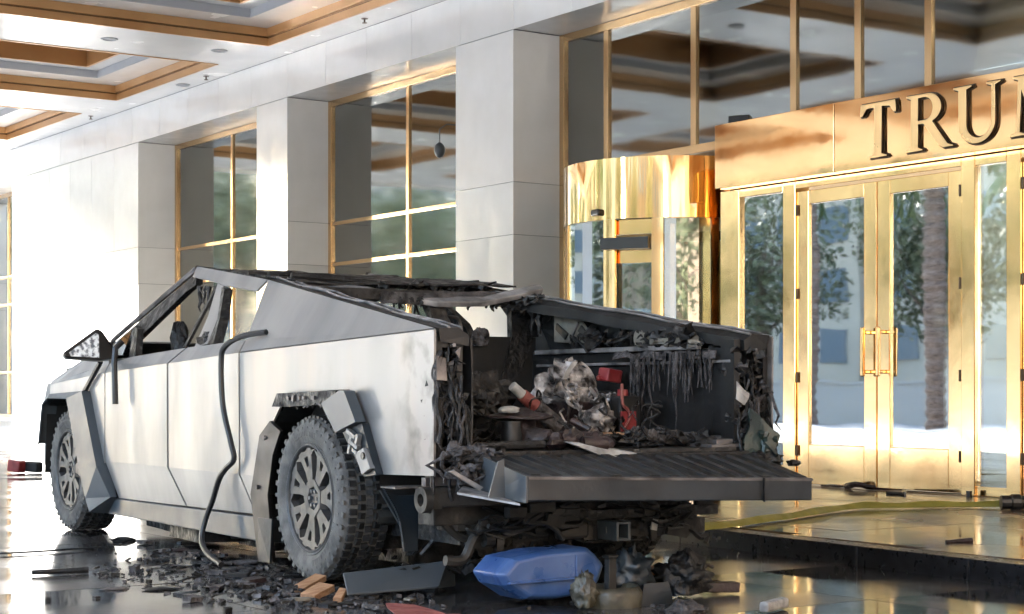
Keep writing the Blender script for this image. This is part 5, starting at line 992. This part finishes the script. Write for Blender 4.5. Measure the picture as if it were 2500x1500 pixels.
# debris under and around the truck: the larger pieces are things, the crumbs are stuff
def chunk(px, s, mt, lab, cat='debris', flat=0.35, lumpy=False, group='charred fragments round the truck', name='debris_fragment'):
    m_ = MB(); p = px
    if lumpy: lump(m_, (p[0], p[1], s[2] * 0.5), s, 10, 7, 0.5, 3, p[0] * 7)
    else:
        m_.xbox((p[0], p[1], s[2] * 0.5 + 0.004), s, (U(-.12, .12), U(-.12, .12), U(0, 3))); m_.v = [tuple(c + U(-.15, .15) * min(s) for c in v) for v in m_.v]
    return solo(name, m_, mt, TF, lab, cat, group)
F_ = [(0.017, 2.96, 0), (0.057, 2.634, 0), (-0.063, 2.007, 0), (0.088, 2.083, 0), (0.091, 1.847, 0), (-0.596, 0.996, 0), (-0.336, 1.109, 0), (-0.055, 1.311, 0), (-0.146, 0.719, 0), (0.061, 1.063, 0), (-0.772, -0.241, 0), (-0.861, -0.549, 0), (-1.002, 0.158, 0), (-0.284, 0.054, 0), (-0.346, -0.247, 0), (-0.37, -0.551, 0), (-0.418, -0.821, 0), (-0.367, -1.006, 0), (-0.151, -0.367, 0), (-0.101, -0.059, 0), (-0.245, 0.393, 0), (-0.384, -0.045, 0), (-0.509, -0.567, 0), (-0.559, -0.115, 0), (-0.252, -1.077, 0), (-0.258, -1.258, 0), (0.04, -1.065, 0), (-0.807, 0.038, 0), (-0.825, 0.877, 0), (-0.289, 0.546, 0)]
LK = {'char': 'black', 'ash': 'pale ashy', 'burntmetal': 'dull metal', 'brown': 'scorched brown', 'beige': 'beige', 'charsoft': 'smooth dark grey'}
def frag(i, p):
    w_ = 'under the middle of the truck' if p[0] > 0.25 else ('beside the rear wheel' if abs(p[1]) < 0.7 and p[0] > -0.6 else ('left of the fallen bumper' if p[1] < 0.3 else 'beside the truck doors'))
    l = ('lumpy ' if i % 3 == 0 else 'flat ') + LK[mts[i % 10]] + ' fragment ' + w_
    return l, 'debris', 0.35
mts = ['char', 'ash', 'burntmetal', 'brown', 'char', 'ash', 'beige', 'charsoft', 'char', 'ash']
for i, p in enumerate(F_): chunk(p, (U(.04, .14), U(.03, .07), U(.008, .028)), mts[i % 10], *frag(i, p), lumpy=(i % 3 == 0))
for (px, s, lab) in [((-0.16, -0.362, 0), (0.20, 0.07, 0.03), 'long split of orange wood right against the rear wheel'), ((-0.294, -0.74, 0), (0.16, 0.09, 0.035), 'broad piece of orange wood in front of the rear wheel'), ((-0.26, -0.919, 0), (0.13, 0.04, 0.03), 'small pale wood block left of the fallen bumper piece')]:
    m_ = MB(); m_.xbox((px[0], px[1], s[2] * 0.6 + 0.01), s, (0.15, -0.25, U(0.2, 0.9))); m_.jitter(0.008, 9, px[0]); solo('wood_piece', m_, 'wood', TF, lab, 'wood', bevel=0.003)
m_ = MB(); m_.tube([(-1.166, 1.038, 0.02), (-0.862, 1.007, 0.02)], [0.014, 0.02], 6); solo('burnt_stick', m_, 'char', TF, 'thin burnt stick on the reflection of the front wheel', 'stick')
m_ = MB(); m_.tube(smooth_path([(-0.977, 2.351, 0.012), (-0.742, 2.371, 0.012), (-0.419, 2.443, 0.012), (-0.29, 2.469, 0.012)], 4), 0.006, 5); solo('thin_wire', m_, 'char', TF, 'thin wire trailing across the wet paving at the far left', 'wire')
m_ = MB()
C_ = [(-0.634, 0.888, 0), (-0.502, 0.307, 0), (-0.435, -0.192, 0), (-0.407, -0.63, 0), (-0.348, -1.055, 0), (-0.189, 0.613, 0), (-0.086, 1.698, 0), (-0.015, 0.506, 0)]
for (a, b, c) in C_:
    for k in range(26):
        p = (a + random.gauss(0, .22), b + random.gauss(0, .3), U(0.0, .02)); s = U(.008, .04); b0 = len(m_.v); m_.xbox(p, (s, s * U(.4, 1), s * U(.2, .6)), (U(-.5, .5), U(-.5, .5), U(0, 6)))
for k in range(22):
    a, b, c = random.choice(C_); p = Vector((a + random.gauss(0, .2), b + random.gauss(0, .25), 0.012)); pts = [p]
    for i in range(4): p = p + Vector((U(-.09, .09), U(-.09, .09), 0)); p.z = U(0.006, 0.03); pts.append(p.copy())
    m_.tube(smooth_path(pts, 3), U(0.002, 0.006), 5)
solo('debris_crumbs', m_, 'char', TF, 'fine black crumbs scattered over the wet paving', 'debris', kind='stuff')
m_ = MB()
for (a, b, c) in C_ + [(-0.217, -1.136, 0), (0.024, -1.094, 0), (0.863, -1.802, 0), (-0.401, -0.321, 0), (-0.377, -0.847, 0)]:
    for k in range(16):
        p = (a + random.gauss(0, .2), b + random.gauss(0, .22), U(0.0, .015)); s = U(.01, .045); m_.xbox(p, (s, s * U(.4, 1), s * U(.2, .5)), (U(-.5, .5), U(-.5, .5), U(0, 6)))
solo('pale_crumbs', m_, 'ash', TF, 'pale ash crumbs scattered round the rear wheel', 'debris', kind='stuff')
m_ = MB(); 
for k in range(60):
    a, b = U(0, 7), U(8, 24); s = U(.015, .05); m_.xbox((a, b, 0.006), (s, s, s * .4), (0, 0, U(0, 6)))
solo('scattered_specks', m_, 'char', WF, 'scattered dark specks on the far wet paving', 'debris', kind='stuff')
# ---- on the platform
hp = smooth_path([(7.238, 8.537, 0.13), (7.751, 8.728, 0.13), (8.385, 8.977, 0.13), (9.09, 9.301, 0.13), (9.71, 9.541, 0.13), (10.064, 9.415, 0.13), (10.475, 9.251, 0.13), (10.787, 9.037, 0.13)], 6)
m_ = MB(); vs = []; w = 0.085; n = len(hp)
for i, p in enumerate(hp):
    t = (hp[min(i + 1, n - 1)] - hp[max(i - 1, 0)]).normalized(); s_ = Vector((-t.y, t.x, 0)); wob = 0.003 * math.sin(i * 0.7); ww = w * (1 + 0.06 * math.sin(i * 0.45))
    for k, (u, h) in enumerate(((-1, 0.012), (-0.8, 0.030), (0, 0.052 + 0.006 * math.sin(i * 0.8)), (0.8, 0.034), (1, 0.012), (0, 0.006))): q = p + s_ * (u * ww * 0.5 + wob); vs.append((q.x, q.y, 0.115 + h))
fs = [(i * 6 + k, i * 6 + (k + 1) % 6, (i + 1) * 6 + (k + 1) % 6, (i + 1) * 6 + k) for i in range(n - 1) for k in range(6)] + [(5, 4, 3, 2, 1, 0), tuple((n - 1) * 6 + k for k in range(6))]
hs = thing('fire_hose', 'yellow green fire hose lying flat across the entrance platform', 'fire hose', WF, (10, 9.6, 0.115))
part('hose_jacket', m_.add(vs, fs), 'hose', hs, smooth=True)
q = (10.633, 8.908, 0.13); d = (hp[-1] - hp[-4]).normalized(); p = Vector(q) + Vector((0, 0, .04))
m_ = MB(); m_.tube([p - d * 0.02, p + d * 0.05, p + d * 0.06, p + d * 0.12, p + d * 0.13, p + d * 0.19], [0.055, 0.055, 0.065, 0.065, 0.055, 0.055], 14); part('coupling', m_, 'black', hs)
m_ = MB(); m_.tube(smooth_path([(11.828, 12.075, 0.125), (11.746, 11.698, 0.14), (11.719, 11.515, 0.16), (11.854, 11.339, 0.13), (11.954, 11.133, 0.125)], 4), [0.012] * 5 + [0.03] * 7 + [0.025] * 4 + [0.012], 6); m_.jitter(0.012, 9, 2); solo('burnt_branch', m_, 'brown', WF, 'long dark charred strip on the platform at the foot of the double doors', 'charred strip')
m_ = MB(); m_.tube([(11.429, 10.86, 0.125), (11.462, 10.685, 0.125)], 0.014, 6); m_.tube([(11.462, 10.685, 0.125), (11.742, 10.956, 0.125)], 0.02, 6); solo('door_stop', m_, 'black', WF, 'small black bar on the platform right of the charred strip', 'bar')
m_ = MB(); m_.tube([(7.994, 7.123, 0.12), (8.161, 7.076, 0.125)], [0.012, 0.02], 6); solo('dark_splinter', m_, 'brown', WF, 'single dark splinter on the open part of the platform', 'splinter')
m_ = MB(); m_.tube(smooth_path([(11.837, 11.0, 0.12), (11.879, 10.354, 0.12), (11.884, 9.913, 0.12)], 4), 0.008, 5); m_.xbox(tuple((11.721, 10.189, 0.14)), (0.03, 0.04, 0.05)); solo('thin_cable', m_, 'black', WF, 'thin dark cable along the sill of the double doors', 'cable')
